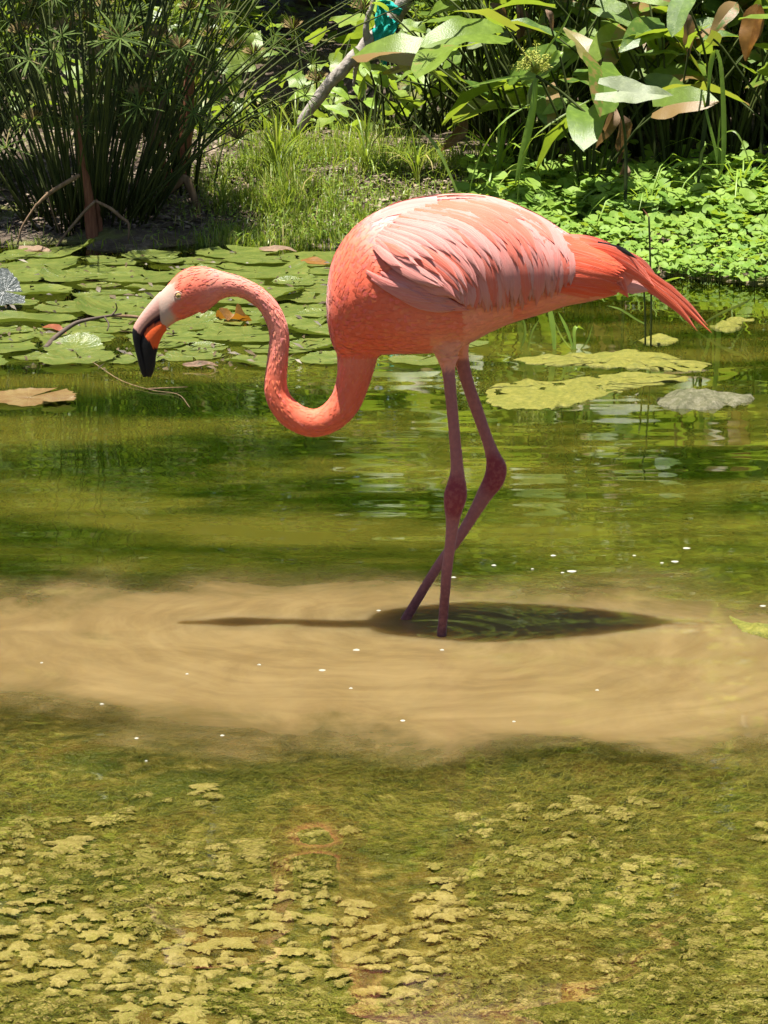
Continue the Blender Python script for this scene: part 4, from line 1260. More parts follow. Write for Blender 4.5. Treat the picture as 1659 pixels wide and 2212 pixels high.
# leaf litter on the soil
mb = MB()
LP = ground_arr(rng.uniform(-60, 1000, 5200), rng.uniform(265, 500, 5200))
LZ = terrain(LP[:, 0], LP[:, 1])
mb = MB()
for i in range(len(LP)):
    if LZ[i] < 0.02: continue
    a, L = rng.uniform(0, 6.28), rng.uniform(0.015, 0.06)
    d = Vector((math.cos(a), math.sin(a) , rng.uniform(-0.1, 0.35))).normalized()
    s = d.cross(Vector((rng.normal(0, .3), rng.normal(0, .3), 1))).normalized() * L * rng.uniform(0.08, 0.25)
    q = Vector((LP[i, 0], LP[i, 1], LZ[i] + rng.uniform(0.003, 0.015)))
    mb.add([q - d * L / 2, q - s + Vector((0, 0, .004)), q + s + Vector((0, 0, .004)), q + d * L / 2], [(0, 1, 2), (1, 3, 2)])
tag(link('leaf_litter', mb.mesh('leaf_litter', M['litter'])), 'pale dry leaf litter scattered over the bank soil', 'litter', None, 'stuff')

# short grass
def grass_field(N, box, hfun, keep, seed, wid=(0.0028, 0.005)):
    r_ = np.random.default_rng(seed)
    px, py = r_.uniform(box[0], box[1], N), r_.uniform(box[2], box[3], N)
    P = ground_arr(px, py)
    Z = terrain(P[:, 0], P[:, 1])
    K = keep(px, py, P, r_)
    v, f = [], []
    for i in np.nonzero(K & (Z > -0.05))[0]:
        h = hfun(px[i], py[i]) * r_.uniform(0.45, 1.25)
        a, le = r_.uniform(0, 6.28), abs(r_.normal(0.30, 0.25))
        d = Vector((math.cos(a), math.sin(a), 0))
        q = Vector((P[i, 0], P[i, 1], Z[i] - 0.006))
        w = r_.uniform(*wid) * 0.5
        s = Vector((math.cos(a + 1.57 + r_.normal(0, .5)), math.sin(a + 1.57), 0)) * w
        m = q + d * (h * 0.5 * math.sin(le)) + Vector((0, 0, h * 0.55))
        e = q + d * (h * math.sin(le) * 1.5) + Vector((0, 0, h * math.cos(le * 1.2)))
        b0 = len(v)
        v += [q - s, q + s, m - s, m + s, e]
        f += [(b0, b0 + 1, b0 + 3, b0 + 2), (b0 + 2, b0 + 3, b0 + 4)]
    return v, f
def gh(px, py):
    tall = 0.14 * math.exp(-((px - 605) / 60) ** 2 - ((py - 400) / 60) ** 2) + 0.07 * math.exp(-((px - 800) / 90) ** 2 - ((py - 330) / 50) ** 2)
    return 0.055 + tall + (0.02 if px > 420 else 0)
def gk(px, py, P, r_):
    den = fbm(P[:, 0] * 3.5, P[:, 1] * 3.5, 61)
    core = np.exp(-(np.clip(np.abs(px - 760) - 250, 0, None) / 75) ** 2) * np.clip((py - 285) / 60, 0.05, 1)
    return r_.random(len(px)) < core * np.clip((den - 0.36) * 4.5, 0.06, 1) * 0.95 + 0.04
v, f = grass_field(36000, (-40, 1300, 285, 548), gh, gk, 21)
tag(link('bank_grass', mk_mesh('bank_grass', v, f, M['grass'])), 'short bright green grass covering the bank behind the bird', 'grass', None, 'stuff')
# weeds mixed into the grass: small leafy sprigs
mb = MB()
for i in range(5200):
    px, py = rng.uniform(300, 1150), rng.uniform(340, 545)
    if rng.random() > math.exp(-((px - 700) / 330) ** 2): continue
    mb.v.append((px, py))
_q = np.array(mb.v)
LP = ground_arr(_q[:, 0], _q[:, 1]); LP[:, 2] = rng.uniform(0.01, 0.07, len(LP)); LZ = terrain(LP[:, 0], LP[:, 1]); mb = MB()
for i in range(len(LP)):
    if LZ[i] < -0.03: continue
    q = Vector((LP[i, 0], LP[i, 1], LZ[i] + LP[i, 2]))
    a, L = rng.uniform(0, 6.28), rng.uniform(0.008, 0.02)
    d = Vector((math.cos(a), math.sin(a), rng.uniform(-0.2, 0.6))).normalized()
    s = d.cross(Vector((0, 0, 1))).normalized() * L * 0.32
    mb.add([q, q + d * L * .5 - s, q + d * L * .5 + s, q + d * L], [(0, 1, 2), (1, 3, 2)])
tag(link('bank_weeds', mb.mesh('bank_weeds', M['penny'])), 'tiny leafy weeds mixed into the short bank grass', 'weeds', None, 'stuff')

# pennywort carpet on the right bank
def penny_mesh(k):
    r_ = np.random.default_rng(70 + k)
    v, f = [(0, 0, -0.06)], []
    n = 12
    for i in (1, 2):
        for j in range(n):
            a = 0.2 + (2 * math.pi - 0.4) * j / (n - 1)
            rr = 0.55 if i == 1 else 1.0 + 0.06 * math.sin(5 * a + k) + r_.uniform(-0.04, 0.04)
            v.append((math.cos(a) * rr, math.sin(a) * rr, 0.05 * i + 0.10 * math.sin(2 * a + k) * (i - 1) + r_.uniform(-0.03, 0.03)))
    for j in range(n - 1):
        f += [(0, 1 + j, 2 + j), (1 + j, 1 + n + j, 2 + n + j, 2 + j)]
    return mk_mesh('leaf', v, f, M['penny'])
pm = [penny_mesh(k) for k in range(6)]
proot = empty('pennywort_patch', ground_pt(1450, 520), 'bright green carpet of round pennywort leaves on the bank', 'pennywort')
N = 5200
px = rng.uniform(960, 1760, N); py = rng.uniform(345, 618, N)
P = ground_arr(px, py + 12)
Z = terrain(P[:, 0], P[:, 1])
lim = np.interp(px, [960, 1100, 1300, 1420, 1760], [520, 560, 575, 606, 632])
den = np.clip((px - 960) / 180, 0, 1) * np.clip((py - 340) / 70, 0.15, 1)
K = (rng.random(N) < den) & (py < lim) & (Z > -0.12)
ids = np.nonzero(K)[0]
ids = ids[np.argsort(-py[ids])]
rest = MB()
stems = MB()
used_parts = 0
for c_, i in enumerate(ids):
    near = py[i] > 470
    r = rng.uniform(0.011, 0.021) if py[i] > 500 else rng.uniform(0.016, 0.037)
    z = max(Z[i], 0.0) + rng.uniform(0.015, 0.07) + (0.05 * rng.random() if py[i] < 480 else 0)
    tilt = Vector((rng.normal(0, 0.35), rng.normal(-0.25, 0.35), 1)).normalized()
    m = Matrix.Translation((P[i, 0], P[i, 1], z)) @ Vector((0, 0, 1)).rotation_difference(tilt).to_matrix().to_4x4() @ Matrix.Rotation(rng.uniform(0, 6.28), 4, 'Z') @ Matrix.Diagonal((r, r, r, 1))
    me = pm[c_ % 6]
    if used_parts < 290 and r > 0.021:
        o = link('leaf', me, proot)
        o.matrix_local = Matrix.Translation(-proot.location) @ m
        used_parts += 1
    else:
        rest.add([m @ q.co for q in me.vertices], [tuple(q.vertices) for q in me.polygons])
    if c_ % 2 == 0:
        g = Vector((P[i, 0] + rng.normal(0, .01), P[i, 1] + rng.normal(0, .01), Z[i] - 0.01))
        e = m.translation
        s = Vector((0.0012, 0, 0))
        stems.add([g - s, g + s, e + s, e - s], [(0, 1, 2, 3)])
o = link('leaf_carpet', rest.mesh('leaf_carpet', M['penny']), proot); o.matrix_local = Matrix.Translation(-proot.location); o['kind'] = 'stuff'
o = link('leaf_stalks', stems.mesh('leaf_stalks', M['stalk']), proot); o.matrix_local = Matrix.Translation(-proot.location); o['kind'] = 'stuff'

# longer grass tufts, each its own plant
def tuft(px, py, n, h, label, seed, group=None, wid=0.007, lean=0.5, mat='grass'):
    r_ = np.random.default_rng(seed)
    p = ground_pt(px, py)
    root = empty('grass_tuft', p, label, 'grass', group)
    for i in range(n):
        a, le, L = r_.uniform(0, 6.28), abs(r_.normal(lean, 0.3)), h * r_.uniform(0.6, 1.15)
        d = Vector((math.cos(a), math.sin(a), 0))
        pts = []
        for t in (0, 0.25, 0.5, 0.75, 0.9, 1):
            an = le * (0.3 + 1.1 * t * t * 1.3)
            pts.append(d * (L * t * math.sin(an)) + Vector((r_.normal(0, .002), 0, L * t * math.cos(an) - 0.01)))
        v, f = blade(pts, wid * r_.uniform(0.6, 1.2), d.cross(Vector((0, 0, 1))) + Vector((r_.normal(0, .3), 0, 0)))
        link('blade', mk_mesh('blade', v, f, M[mat]), root)
    return root
tuft(600, 400, 46, 0.36, 'tall upright grass tuft where the branch meets the bank', 1, wid=0.008, lean=0.28)
tuft(640, 340, 26, 0.30, 'loose grass tuft right under the grey branch', 2, lean=0.4)
tuft(790, 380, 24, 0.30, 'grass tuft in the shade below the teal cloth', 3)
tuft(900, 400, 22, 0.26, 'sparse grass tuft above the bird shoulders', 4)
tuft(1075, 410, 18, 0.42, 'wide bladed grass tuft behind the top of the back', 5, wid=0.012, lean=0.6, mat='lime')
tuft(480, 460, 24, 0.20, 'low grass tuft beside the crumpled dry sheath', 6)
tuft(1180, 430, 14, 0.34, 'thin arching grass tuft beside the round leaves', 7, lean=0.8)
tuft(1400, 470, 12, 0.40, 'arching grass tuft in front of the dark stems', 8, wid=0.008, lean=0.9, mat='lime')
tuft(1600, 440, 14, 0.45, 'drooping grass tuft at the edge of the dark hollow', 9, wid=0.008, lean=0.9, mat='lime')
tuft(520, 300, 20, 0.30, 'grass tuft on the litter covered soil', 10, lean=0.4)

# fallen grey branch, resting on the bank
Yr = ground_pt(628, 300).y
br = empty('grey_branch', V(626, 306, Yr), 'grey bare branch slanting up from the grass', 'branch')
def btube(pts, rads, name, m=22, n=10):
    P = [Vector(q) for q in catmull([V(x, y, Yr + dy) for x, y, dy in pts], m)]
    rr = np.interp(np.linspace(0, 1, m), np.linspace(0, 1, len(rads)), rads)
    P = [q + Vector((0, 0, 0.004 * math.sin(i * 1.7))) for i, q in enumerate(P)]
    rr = [r * (1 + 0.07 * math.sin(i * 2.1)) for i, r in enumerate(rr)]
    v, f = tube(P, rr, n)
    return part(name, v, f, M['bark'], br)
btube([(622, 312, 0), (650, 268, 0), (690, 208, 0), (735, 155, 0), (775, 115, 0), (805, 84, 0), (835, 55, 0), (862, 22, 0), (885, -20, 0), (930, -90, 0.1), (1010, -190, 0.2)], [0.019, 0.024, 0.028, 0.030, 0.033, 0.037, 0.04, 0.040, 0.038, 0.036, 0.03], 'stem', 34)
btube([(800, 92, 0), (791, 70, -0.03), (794, 40, -0.04), (806, 5, -0.05), (815, -40, -0.05)], [0.024, 0.014, 0.011, 0.009], 'twig')
btube([(812, 80, 0.02), (818, 50, 0.04), (828, 10, 0.06), (835, -30, 0.06)], [0.016, 0.011, 0.010], 'twig')
btube([(775, 120, 0.03), (768, 150, 0.05), (764, 185, 0.06)], [0.014, 0.010, 0.006], 'twig')
# teal cloth knotted round it
cl = empty('teal_cloth', V(826, 70, Yr - 0.06), 'bright teal rag knotted round the grey branch', 'cloth')
def ribbon(pts, wids, name, seed):
    r_ = np.random.default_rng(seed)
    m = 16
    P = catmull([np.array([*V(x, y, Yr + dy)]) for x, y, dy in pts], m)
    ww = np.interp(np.linspace(0, 1, m), np.linspace(0, 1, len(wids)), wids)
    v, f = [], []
    for i, p in enumerate(P):
        d = P[min(i + 1, m - 1)] - P[max(i - 1, 0)]
        s = np.array((d[2], 0, -d[0])); s = s / (np.linalg.norm(s) + 1e-6)
        for k in range(6):
            u = k / 5 - 0.5
            v.append(Vector(p + s * ww[i] * u + np.array((0, 0.014 * math.sin(k * 2.1 + i * 0.5 + seed), r_.uniform(-.003, .003)))))
    for i in range(m - 1):
        for k in range(5):
            a = i * 6 + k
            f.append((a, a + 1, a + 7, a + 6))
    o = part(name, v, f, M['teal'], cl)
    md = o.modifiers.new('thick', 'SOLIDIFY')
    md.thickness = 0.003
ribbon([(806, 78, -0.055), (822, 74, -0.075), (838, 60, -0.075), (850, 42, -0.05)], [0.07, 0.075, 0.07, 0.06], 'wrap', 1)
ribbon([(822, 72, -0.06), (824, 45, -0.065), (822, 22, -0.06), (819, 2, -0.05)], [0.05, 0.06, 0.04, 0.015], 'loose_end', 2)
ribbon([(818, 4, -0.06), (840, 14, -0.07), (866, 28, -0.07)], [0.02, 0.05, 0.03], 'loose_end', 3)
ribbon([(834, 72, 0.0), (832, 95, 0.02), (830, 118, 0.03), (829, 140, 0.03)], [0.04, 0.03, 0.026, 0.02], 'loose_end', 4)
# ------------------------------------------------------------------ broad leaved plants behind
shapes = {'broad': [leaf_mesh('leaf', M['broad'], s, bd, fo, 0.03, 9, 20 + i, wd_) for i, (s, bd, fo, wd_) in enumerate([('lance', 0.25, 0.3, 0.46), ('lance', 0.45, 0.2, 0.52), ('arrow', 0.25, 0.25, 0.55), ('heart', 0.3, 0.2, 0.62), ('lance', 0.1, 0.45, 0.4)])],
          'lobed': [leaf_mesh('leaf', M['lobed'], 'lobed', bd, 0.2, 0.05, 14, 30 + i, 0.6) for i, bd in enumerate([0.2, 0.4, 0.55])],
          'lime': [leaf_mesh('leaf', M['lime'], 'lance', bd, 0.25, 0.03, 9, 40 + i, 0.42) for i, bd in enumerate([0.2, 0.4])]}
GB = {'broad': 'broad leaved marsh plants in the thicket', 'lobed': 'lobed leaf plants behind the branch', 'lime': 'light green leafy plants in the thicket'}
def broad_plant(x, y, n, h, size, kind, label, seed, lean=0.5, group=None, ids_=None):
    r_ = np.random.default_rng(seed)
    z0 = tz(x, y)
    pool = [shapes[kind][q] for q in ids_] if ids_ else shapes[kind]
    root = empty('leafy_plant', (x, y, z0), label, 'plant', group)
    for i in range(n):
        a = 2 * math.pi * i / n * 1.618 + r_.uniform(-0.4, 0.4)
        L = h * r_.uniform(0.45, 1.1)
        le = lean * r_.uniform(0.2, 1.2)
        d = Vector((math.cos(a), math.sin(a), 0))
        pts = [d * (0.02 + L * t * math.sin(le * (0.5 + 0.7 * t))) + Vector((0, 0, L * t * math.cos(le * (0.5 + 0.7 * t)) - 0.01)) for t in (0, 0.35, 0.7, 1)]
        v, f = tube(pts, [0.007, 0.006, 0.005, 0.0035], 5)
        link('leaf_stalk', mk_mesh('leaf_stalk', v, f, M['stalk']), root)
        o = link('leaf', pool[int(r_.integers(len(pool)))], root)
        s = size * r_.uniform(0.65, 1.25)
        dirv = d * r_.uniform(0.5, 1.1) + Vector((0, 0, r_.uniform(-0.45, 0.75)))
        nrm_ = Vector((r_.normal(0, .35), r_.normal(-0.2, .35), 1))
        o.matrix_local = orient(pts[-1], dirv, nrm_, s, s * r_.uniform(0.8, 1.2), r_.normal(0, 0.3))
    return root
sd = 0
# right thicket
TYPES = [('broad', [0, 4], 'narrow pointed dark leaves'), ('broad', [1], 'wide drooping dark leaves'), ('broad', [2], 'arrow shaped dark leaves'), ('broad', [3], 'heart shaped dark leaves'), ('lime', [0, 1], 'light green pointed leaves')]
WHERE = ['behind the round leaf carpet', 'inside the front of the dark thicket', 'deep inside the dark thicket', 'at the back of the thicket', 'behind the thicket by the far shrubs']
for row, (Y0, n_) in enumerate([(11.35, 6), (11.9, 9), (12.5, 10), (13.2, 9), (14.0, 8)]):
    for i in range(n_):
        u = (i + 0.5 + rng.uniform(-0.3, 0.3)) / n_
        x = (0.50 if row < 2 else 0.34) + (2.25 - (0.50 if row < 2 else 0.34)) * u
        sd += 1
        kind, ids_, look = TYPES[int(rng.choice(5, p=[0.22, 0.22, 0.2, 0.18, 0.18]))]
        hh = rng.uniform(0.7, 0.95) if row == 0 else rng.uniform(0.75, 1.15) if row < 3 else rng.uniform(0.8, 1.5)
        broad_plant(x * Y0 / 12.2, Y0 + rng.uniform(-0.25, 0.25), int(rng.integers(10, 15)), hh, rng.uniform(0.20, 0.31), kind, 'marsh plant with %s %s' % (look, WHERE[row]), 200 + sd, 0.5, 'marsh plants with %s' % look, ids_)
# plants in the middle and left, behind the branch and on the far side of the side channel
for x, y in [(-2.1, 14.4), (-1.8, 15.2), (-1.45, 14.2), (-1.3, 15.6), (-0.62, 14.3), (-0.35, 14.6), (-0.15, 13.9), (-0.5, 15.2), (0.1, 14.6), (0.3, 13.6), (-0.85, 15.0), (-1.15, 14.8), (0.5, 13.2)]:
    sd += 1
    y = y if y < 13.9 else y
    broad_plant(x, y, 12, rng.uniform(0.5, 0.95), rng.uniform(0.17, 0.25), 'lobed', 'yellow green plant with lobed leaves %s' % ('behind the dense umbrella sedge' if x < -1.2 else 'across the side channel, left of the branch' if x < -0.4 else 'behind the grey branch' if x < 0.2 else 'under the teal cloth'), 200 + sd, 0.7, GB['lobed'])
for x, y in [(0.02, 13.5), (0.30, 13.3), (0.42, 12.9), (-0.08, 13.6), (0.18, 13.4)]:
    sd += 1
    broad_plant(x, y, 9, rng.uniform(0.4, 0.8), rng.uniform(0.12, 0.2), 'lime', 'slim light green plant right behind the branch foot', 200 + sd, 0.5, 'slim plants behind the branch foot')
# single leaves that stand out
def hero_leaf(px0, px1, Y0, dY, mat, shape, wid, label, fold=0.25, bend=0.1, nrm=(0, -0.5, 1), seed=0, foot=None, wave=0.03):
    a, c = V(*px0, Y0), V(*px1, Y0 + dY)
    ft = foot or (px0[0] + 20, 420)
    g = V(*ft, Y0 + 0.05)
    g = Vector((g.x, g.y, tz(g.x, g.y) - 0.01))
    root = empty('marsh_leaf', g, label, 'leaf')
    m = leaf_mesh('leaf', M[mat], shape, bend, fold, wave, 14, seed, wid)
    L = (c - a).length
    o = link('leaf', m, root)
    o.matrix_local = Matrix.Translation(-g) @ orient(a, c - a, nrm, L)
    mid = (g + a) / 2 + Vector((0.02, 0.05, 0.05))
    v, f = tube([Vector(q) for q in catmull([g, mid, a], 10)], [0.007] * 5 + [0.005] * 5, 6)
    part('leaf_stalk', v, f, M['stalk'], root)
hero_leaf((1335, 196), (1456, 207), 10.66, -0.05, 'pale', 'arrow', 0.62, 'large pale sage leaf folded flat above the dark hollow', 0.1, 0.0, (0.0, -0.75, 0.65), 3, (1350, 455))
hero_leaf((1278, 125), (1222, 42), 11.3, 0.12, 'olive', 'arrow', 0.62, 'dull olive leaf hanging with browned edges above the pale one', 0.3, 0.2, (0.5, -0.8, 0.3), 5, (1330, 430))
hero_leaf((1392, 172), (1508, 208), 11.15, 0.0, 'broad', 'lance', 0.5, 'dark green oval leaf behind the large pale leaf', 0.2, 0.1, (0.1, -0.7, 0.6), 6, (1440, 430))
hero_leaf((962, 124), (826, 152), 12.3, -0.05, 'yellow', 'lance', 0.30, 'yellow dying leaf with a brown curled tip', 0.5, 0.1, (0.0, -0.6, 0.8), 7, (1120, 300))
hero_leaf((1010, 104), (1115, 58), 12.2, 0.0, 'pale', 'lance', 0.34, 'pale green blade shaped leaf under the top foliage', 0.2, 0.15, (0.0, -0.6, 0.8), 8, (1040, 330))
hero_leaf((1640, 10), (1606, 128), 11.2, -0.05, 'amber', 'lance', 0.45, 'orange brown withered leaf hanging by the tall stems', 0.4, 0.1, (-0.5, -0.8, 0.2), 9, (1640, 440))
hero_leaf((1320, 88), (1420, 75), 11.2, 0.0, 'broad', 'heart', 0.7, 'dark heart shaped leaf seen from below', 0.2, 0.1, (0, -0.3, -1), 10, (1400, 425))
hero_leaf((1372, 118), (1480, 110), 11.25, 0.0, 'broad', 'lance', 0.28, 'long dark leaf edge on above the dark hollow', 0.2, 0.05, (0, -0.25, 1), 11, (1420, 425))
hero_leaf((800, 155), (762, 96), 12.6, 0.0, 'lime', 'lance', 0.28, 'bright lime leaf standing against the grey branch', 0.3, 0.1, (0.4, -0.8, 0.3), 12, (805, 330))
hero_leaf((775, 215), (790, 165), 12.6, 0.0, 'lime', 'lance', 0.3, 'small bright leaf below the lime one at the branch', 0.3, 0.1, (0.4, -0.8, 0.3), 13, (790, 330))
hero_leaf((505, 160), (560, 62), 13.2, 0.05, 'lobed', 'lobed', 0.75, 'big sunlit yellow green lobed leaf left of the branch', 0.15, 0.15, (0.2, -0.7, 0.7), 14, (560, 280), 0.06)
hero_leaf((520, 175), (470, 120), 13.2, 0.0, 'lobed', 'lobed', 0.7, 'sunlit lobed leaf pointing toward the sedge', 0.2, 0.2, (-0.2, -0.7, 0.7), 15, (560, 280), 0.06)
hero_leaf((500, 165), (515, 205), 13.15, 0.0, 'lobed', 'lobed', 0.9, 'bleached lobed leaf hanging under the sunlit ones', 0.1, 0.2, (0, -0.9, 0.3), 16, (560, 280), 0.06)
hero_leaf((1230, 250), (1205, 305), 11.2, 0.0, 'lime', 'lance', 0.5, 'toothed light green leaf below the flowering sedge', 0.2, 0.1, (0.2, -0.9, 0.3), 17, (1250, 420))
hero_leaf((1225, 215), (1170, 245), 11.25, 0.0, 'lime', 'lance', 0.45, 'pointed light green leaf beside the flowering sedge stem', 0.2, 0.1, (0.1, -0.8, 0.5), 18, (1240, 420))
hero_leaf((1255, 240), (1250, 310), 11.2, 0.0, 'broad', 'lance', 0.5, 'dull green leaf hanging beside the toothed one', 0.2, 0.1, (-0.2, -0.9, 0.3), 19, (1265, 420))
# flowering sedge
Yq = 11.0
fs = empty('flowering_sedge', ground_pt(1255, 440), 'flowering sedge with a yellow green flower head and long bracts', 'sedge')
def fblade(pts, wid, mat, name, dy=0.0, side=(1, 0.2, 0)):
    P = [Vector(q) for q in catmull([V(x, y, Yq + dy * i) for i, (x, y) in enumerate(pts)], 12)]
    v, f = blade(P, wid, Vector(side))
    part(name, v, f, M[mat], fs)
v, f = tube([Vector(q) for q in catmull([ground_pt(1350, 345), V(1290, 270, Yq), V(1220, 205, Yq), V(1158, 164, Yq)], 12)], 0.006, 6)
part('stem', v, f, M['stalk'], fs)
fblade([(1158, 168), (1150, 240), (1130, 330), (1112, 402)], 0.034, 'lime', 'bract', -0.01)
fblade([(1158, 165), (1110, 166), (1060, 175), (1000, 190)], 0.012, 'lime', 'bract', -0.01, (0, 0.3, 1))
fblade([(1158, 165), (1180, 110), (1215, 60), (1235, 20)], 0.010, 'lime', 'bract', 0.01)
fblade([(1160, 165), (1200, 120), (1216, 112)], 0.03, 'lime', 'bract', 0.01)
fblade([(1158, 168), (1145, 200), (1140, 240)], 0.02, 'pale', 'bract', 0.01)
for j in range(17):
    a = -0.35 - j / 16 * 2.5
    L = rng.uniform(0.06, 0.125)
    c0 = V(1158, 160, Yq)
    tip = c0 + Vector((math.cos(a) * L * 0.9 - 0.01, rng.uniform(-0.06, 0.06), -math.sin(a) * L))
    mb = MB()
    mb.tube([c0, (c0 + tip) / 2 + Vector((0, 0, .01)), tip], [0.0016, 0.0014, 0.001], 4)
    for q in range(34):
        d = Vector((rng.normal(), rng.normal(), rng.normal())).normalized()
        o_ = c0 + (tip - c0) * rng.uniform(0.55, 1.03) + d * 0.005
        e = o_ + d * rng.uniform(0.006, 0.016)
        s = d.orthogonal().normalized() * 0.0022
        mb.add([o_, (o_ + e) / 2 + s, e, (o_ + e) / 2 - s], [(0, 1, 2, 3)])
    part('flower_spike', mb.v, mb.f, M['flower'], fs)
# tall kinked reed blade
kr = empty('kinked_reed', ground_pt(1510, 425), 'tall reed whose bright blade is kinked over at the top', 'reed')
Yk = 10.9
for pts, w_, mat in [([(1505, 428), (1515, 330), (1528, 230), (1532, 180)], 0.020, 'stalk'), ([(1530, 200), (1534, 150), (1540, 118), (1547, 108)], 0.022, 'lime'), ([(1547, 108), (1556, 135), (1562, 210), (1564, 300), (1560, 360), (1545, 395)], 0.022, 'lime'),
                     ([(1518, 205), (1530, 260), (1545, 320), (1550, 365)], 0.014, 'lime'), ([(1548, 360), (1553, 290), (1556, 250)], 0.008, 'lime'), ([(1510, 380), (1516, 330), (1528, 310)], 0.012, 'grass')]:
    P = [Vector(q) for q in catmull([V(x, y, Yk) for x, y in pts], 12)]
    v, f = blade(P, w_, Vector((1, 0.3, 0)))
    part('blade', v, f, M[mat], kr)
# long arching blades that cross the thicket
for k, (pts, w_, lab) in enumerate([([(1115, 395), (1150, 300), (1250, 230), (1330, 190)], 0.008, 'long arched blade sweeping in front of the light green leaves'), ([(1395, 470), (1420, 400), (1470, 352), (1530, 360), (1570, 400)], 0.010, 'pale arched blade at the foot of the dark hollow'),
                              ([(1640, 420), (1600, 300), (1570, 285), (1545, 320)], 0.008, 'arched blade bowing beside the kinked reed'), ([(1010, 420), (1040, 330), (1090, 260), (1180, 205)], 0.009, 'arched blade rising over the wide bladed tuft'),
                              ([(1010, 470), (960, 350), (930, 300), (890, 260)], 0.014, 'broad green blade leaning toward the branch'), ([(990, 440), (950, 340), (985, 290), (1040, 310)], 0.010, 'looped green blade above the bird back'),
                              ([(1230, 470), (1270, 420), (1330, 390), (1380, 385)], 0.008, 'low straight blade over the round leaves'), ([(790, 330), (800, 250), (815, 180), (830, 120)], 0.007, 'upright green blade in front of the branch'),
                              ([(1590, 470), (1570, 420), (1540, 380)], 0.007, 'short pale blade leaning on the round leaves')]):
    Y0 = 10.9 if pts[0][0] > 1000 else 12.2
    P = [Vector(q) for q in catmull([V(x, y, Y0 + 0.04 * i) for i, (x, y) in enumerate(pts)], 14)]
    P[0] = Vector((P[0].x, P[0].y, min(P[0].z, tz(P[0].x, P[0].y))))
    v, f = blade(P, w_, Vector((0.5, 0.3, 0.6)))
    o = link('arching_grass', mk_mesh('arching_grass', [q - P[0] for q in v], f, M['lime' if k % 2 else 'grass']))
    o.location = P[0]
    tag(o, lab, 'grass')
# withered brown leaves hanging in the hollow
dl = [leaf_mesh('withered_leaf', M['deadleaf'], 'lance', 0.5, 0.8, 0.08, 10, 60 + i, 0.32) for i in range(3)]
for i, (a, c_, lab) in enumerate([((1345, 250), (1350, 350), 'brown withered leaf hanging from the stalk of the pale leaf'), ((1352, 350), (1338, 420), 'crumpled brown leaf at the foot of the pale leaf stalk'), ((1330, 230), (1302, 320), 'thin brown shred dangling beside the withered leaf'),
                                ((1395, 400), (1450, 470), 'brown leaf sprawled over the foot of the dark hollow'), ((1120, 10), (1135, 90), 'dark brown withered leaf high in the thicket'), ((1180, 20), (1200, 60), 'pinkish dry leaf tip among the upper leaves'),
                                ((1480, 30), (1500, 120), 'tan withered strip hanging between the upper stalks'), ((1060, 5), (1110, 60), 'dry brown leaf above the pale blade'), ((1010, 260), (960, 330), 'dry leaf fallen into the grasses behind the branch')]):
    Y0 = 11.1 if a[0] > 1150 else 12.0
    A, B = V(*a, Y0), V(*c_, Y0 - 0.03)
    o = link('withered_leaf', dl[i % 3])
    L = (B - A).length
    o.matrix_world = orient(A, B - A, (0.3, -1, 0.2), L)
    tag(o, lab, 'leaf')

# ------------------------------------------------------------------ thicket mass and trees beyond
def leaf_cloud(N, sampler, seed, size, mat, name):
    r_ = np.random.default_rng(seed)
    v, f = [], []
    for i in range(N):
        q = sampler(r_)
        if q is None: continue
        L = r_.uniform(*size)
        d = Vector((r_.normal(), r_.normal(), r_.normal(0, 0.6) - 0.2)).normalized()
        up_ = Vector((r_.normal(0, .5), r_.normal(-0.1, .5), 1))
        s = d.cross(up_).normalized() * L * r_.uniform(0.18, 0.30)
        nn = s.cross(d).normalized() * L * 0.06
        b0 = len(v)
        v += [q, q + d * L * .45 - s + nn, q + d * L * .5, q + d * L * .45 + s + nn, q + d * L]
        f += [(b0, b0 + 1, b0 + 2), (b0, b0 + 2, b0 + 3), (b0 + 1, b0 + 4, b0 + 2), (b0 + 2, b0 + 4, b0 + 3)]
    return mk_mesh(name, [tuple(q) for q in v], f, M[mat])
lumps = [(rng.uniform(-3.2, 3.4), rng.uniform(17.6, 19.5), rng.uniform(0.2, 2.6), rng.uniform(0.25, 0.6)) for _ in range(120)] + [(rng.uniform(0.3, 3.2), rng.uniform(14.3, 16.5), rng.uniform(0.2, 1.8), rng.uniform(0.2, 0.5)) for _ in range(60)]
lumps += [(rng.uniform(-2.6, -0.7), rng.uniform(13.4, 14.4), rng.uniform(0.5, 1.3), rng.uniform(0.15, 0.3)) for _ in range(16)]
lumps += [(rng.uniform(0.55, 2.6), rng.uniform(11.7, 13.8), rng.uniform(1.15, 1.75), rng.uniform(0.15, 0.35)) for _ in range(80)]  # canopy lumps added mostly above the view to shade the hollow below
def samp(r_):
    x, y, z, r = lumps[int(r_.integers(len(lumps)))]
    d = Vector((r_.normal(), r_.normal(), r_.normal())).normalized() * r * r_.random() ** 0.4
    q = Vector((x, y, z)) + d
    return q if q.z > 0.02 else None
tag(link('thicket', leaf_cloud(40000, samp, 5, (0.06, 0.15), 'thicket', 'thicket')), 'tangled green thicket that closes the view behind the plants', 'thicket', None, 'stuff')
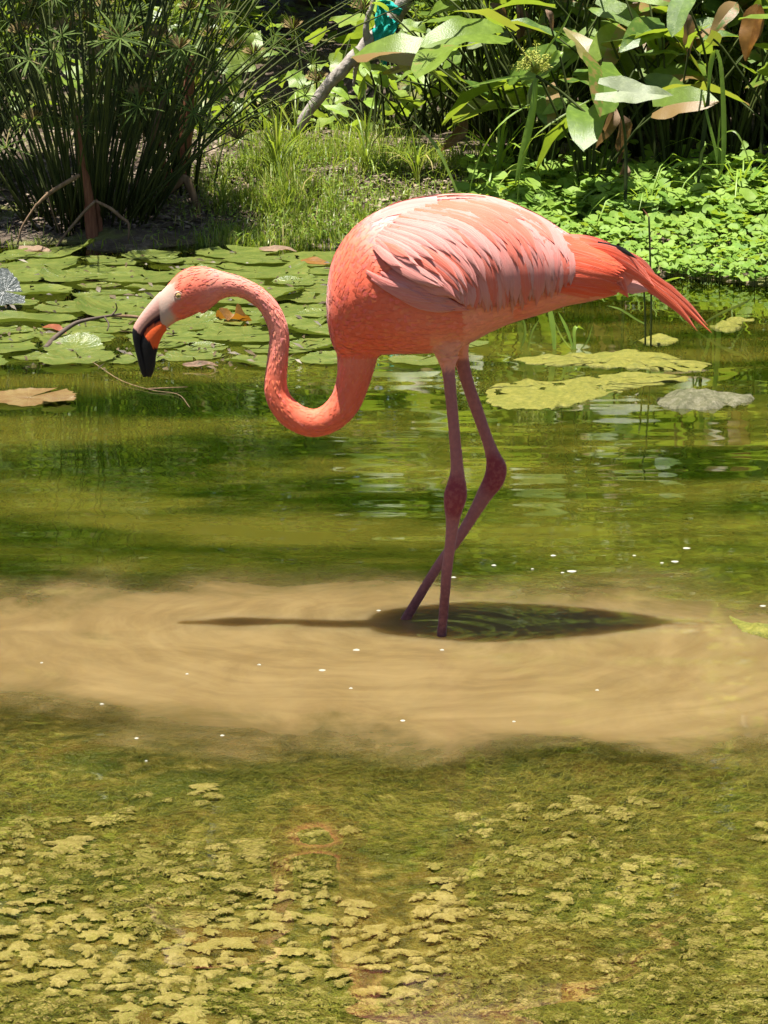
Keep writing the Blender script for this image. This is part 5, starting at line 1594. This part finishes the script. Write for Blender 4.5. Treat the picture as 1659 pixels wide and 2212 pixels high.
def tree(x, y, h, r, seed, label):
    r_ = np.random.default_rng(seed)
    z0 = tz(x, y)
    root = empty('tree', (x, y, z0), label, 'tree', 'trees closing the far side of the pond')
    mb = MB()
    mb.tube([Vector((0, 0, -0.1)), Vector((0.05, 0.02, h * 0.25)), Vector((-0.05, 0.08, h * 0.5)), Vector((0.06, 0, h * 0.85))], [0.16, 0.12, 0.09, 0.03], 8)
    cs = []
    for k in range(26):
        a, t = r_.uniform(0, 6.28), r_.uniform(0.22, 0.95)
        e = Vector((math.cos(a) * r * r_.uniform(0, 1), math.sin(a) * r * r_.uniform(0, 1), h * t + 0.3))
        mb.tube([Vector((0, 0, h * t * 0.7)), e * 0.5 + Vector((0, 0, h * t * 0.42)), e], [0.05, 0.035, 0.012], 5)
        cs.append((e, r_.uniform(0.4, 0.85)))
    link('trunk', mb.mesh('trunk', M['treebark']), root)
    def sm_(q):
        e, s = cs[int(q.integers(len(cs)))]
        return e + Vector((q.normal(), q.normal(), q.normal() * 0.7)).normalized() * s * q.random() ** 0.45
    link('crown', leaf_cloud(9500, sm_, seed + 1, (0.13, 0.26), 'treeleaf', 'crown'), root)
for i, (x, y, h, r) in enumerate([(-6.0, 20.5, 8.5, 1.9), (-4.2, 21.5, 9.5, 2.0), (-2.6, 20.4, 8.2, 1.8), (-1.2, 21.6, 9.6, 1.9), (0.3, 20.6, 8.6, 1.8), (1.7, 21.8, 9.8, 2.0), (3.0, 20.4, 8.4, 1.8), (4.5, 21.4, 9.2, 2.0), (6.2, 20.4, 8.0, 1.9), (3.6, 16.5, 4.5, 1.4), (-4.4, 16.8, 4.6, 1.5), (-0.5, 19.9, 7.6, 1.5), (-1.9, 20.0, 7.8, 1.5), (-3.4, 20.2, 7.8, 1.5), (1.1, 20.0, 7.6, 1.5), (-0.4, 24.0, 11, 2.2), (2.6, 24.2, 11, 2.2), (-3.2, 24.0, 11, 2.2)]):
    tree(x, y, h, r, 400 + i * 3, 'leafy green tree standing beyond the thicket across the pond')

# tree leaning over the sedge bank; it shades the dark corner
def leaning_tree():
    r_ = np.random.default_rng(77)
    x, y = -3.2, 11.6
    root = empty('tree', (x, y, tz(x, y)), 'leaning tree whose crown shades the umbrella sedge', 'tree')
    mb = MB()
    mb.tube([Vector((0, 0, -0.1)), Vector((0.15, -0.05, 1.2)), Vector((0.6, -0.25, 2.3)), Vector((1.4, -0.5, 3.0))], [0.14, 0.11, 0.08, 0.04], 8)
    cs = []
    for k in range(16):
        e = Vector((r_.uniform(0.4, 2.25), r_.uniform(-1.2, 0.35), r_.uniform(2.4, 3.5)))
        mb.tube([Vector((0.4, -0.15, 1.9)), Vector((e.x * 0.6 + 0.2, e.y * 0.6, e.z * 0.85)), e], [0.045, 0.03, 0.01], 5)
        cs.append((e, r_.uniform(0.2, 0.42)))
    link('trunk', mb.mesh('trunk', M['treebark']), root)
    def sm_(q):
        e, s = cs[int(q.integers(len(cs)))]
        return e + Vector((q.normal(), q.normal(), q.normal() * 0.6)).normalized() * s * q.random() ** 0.45
    link('crown', leaf_cloud(5200, sm_, 78, (0.07, 0.15), 'thicket', 'crown'), root)
leaning_tree()
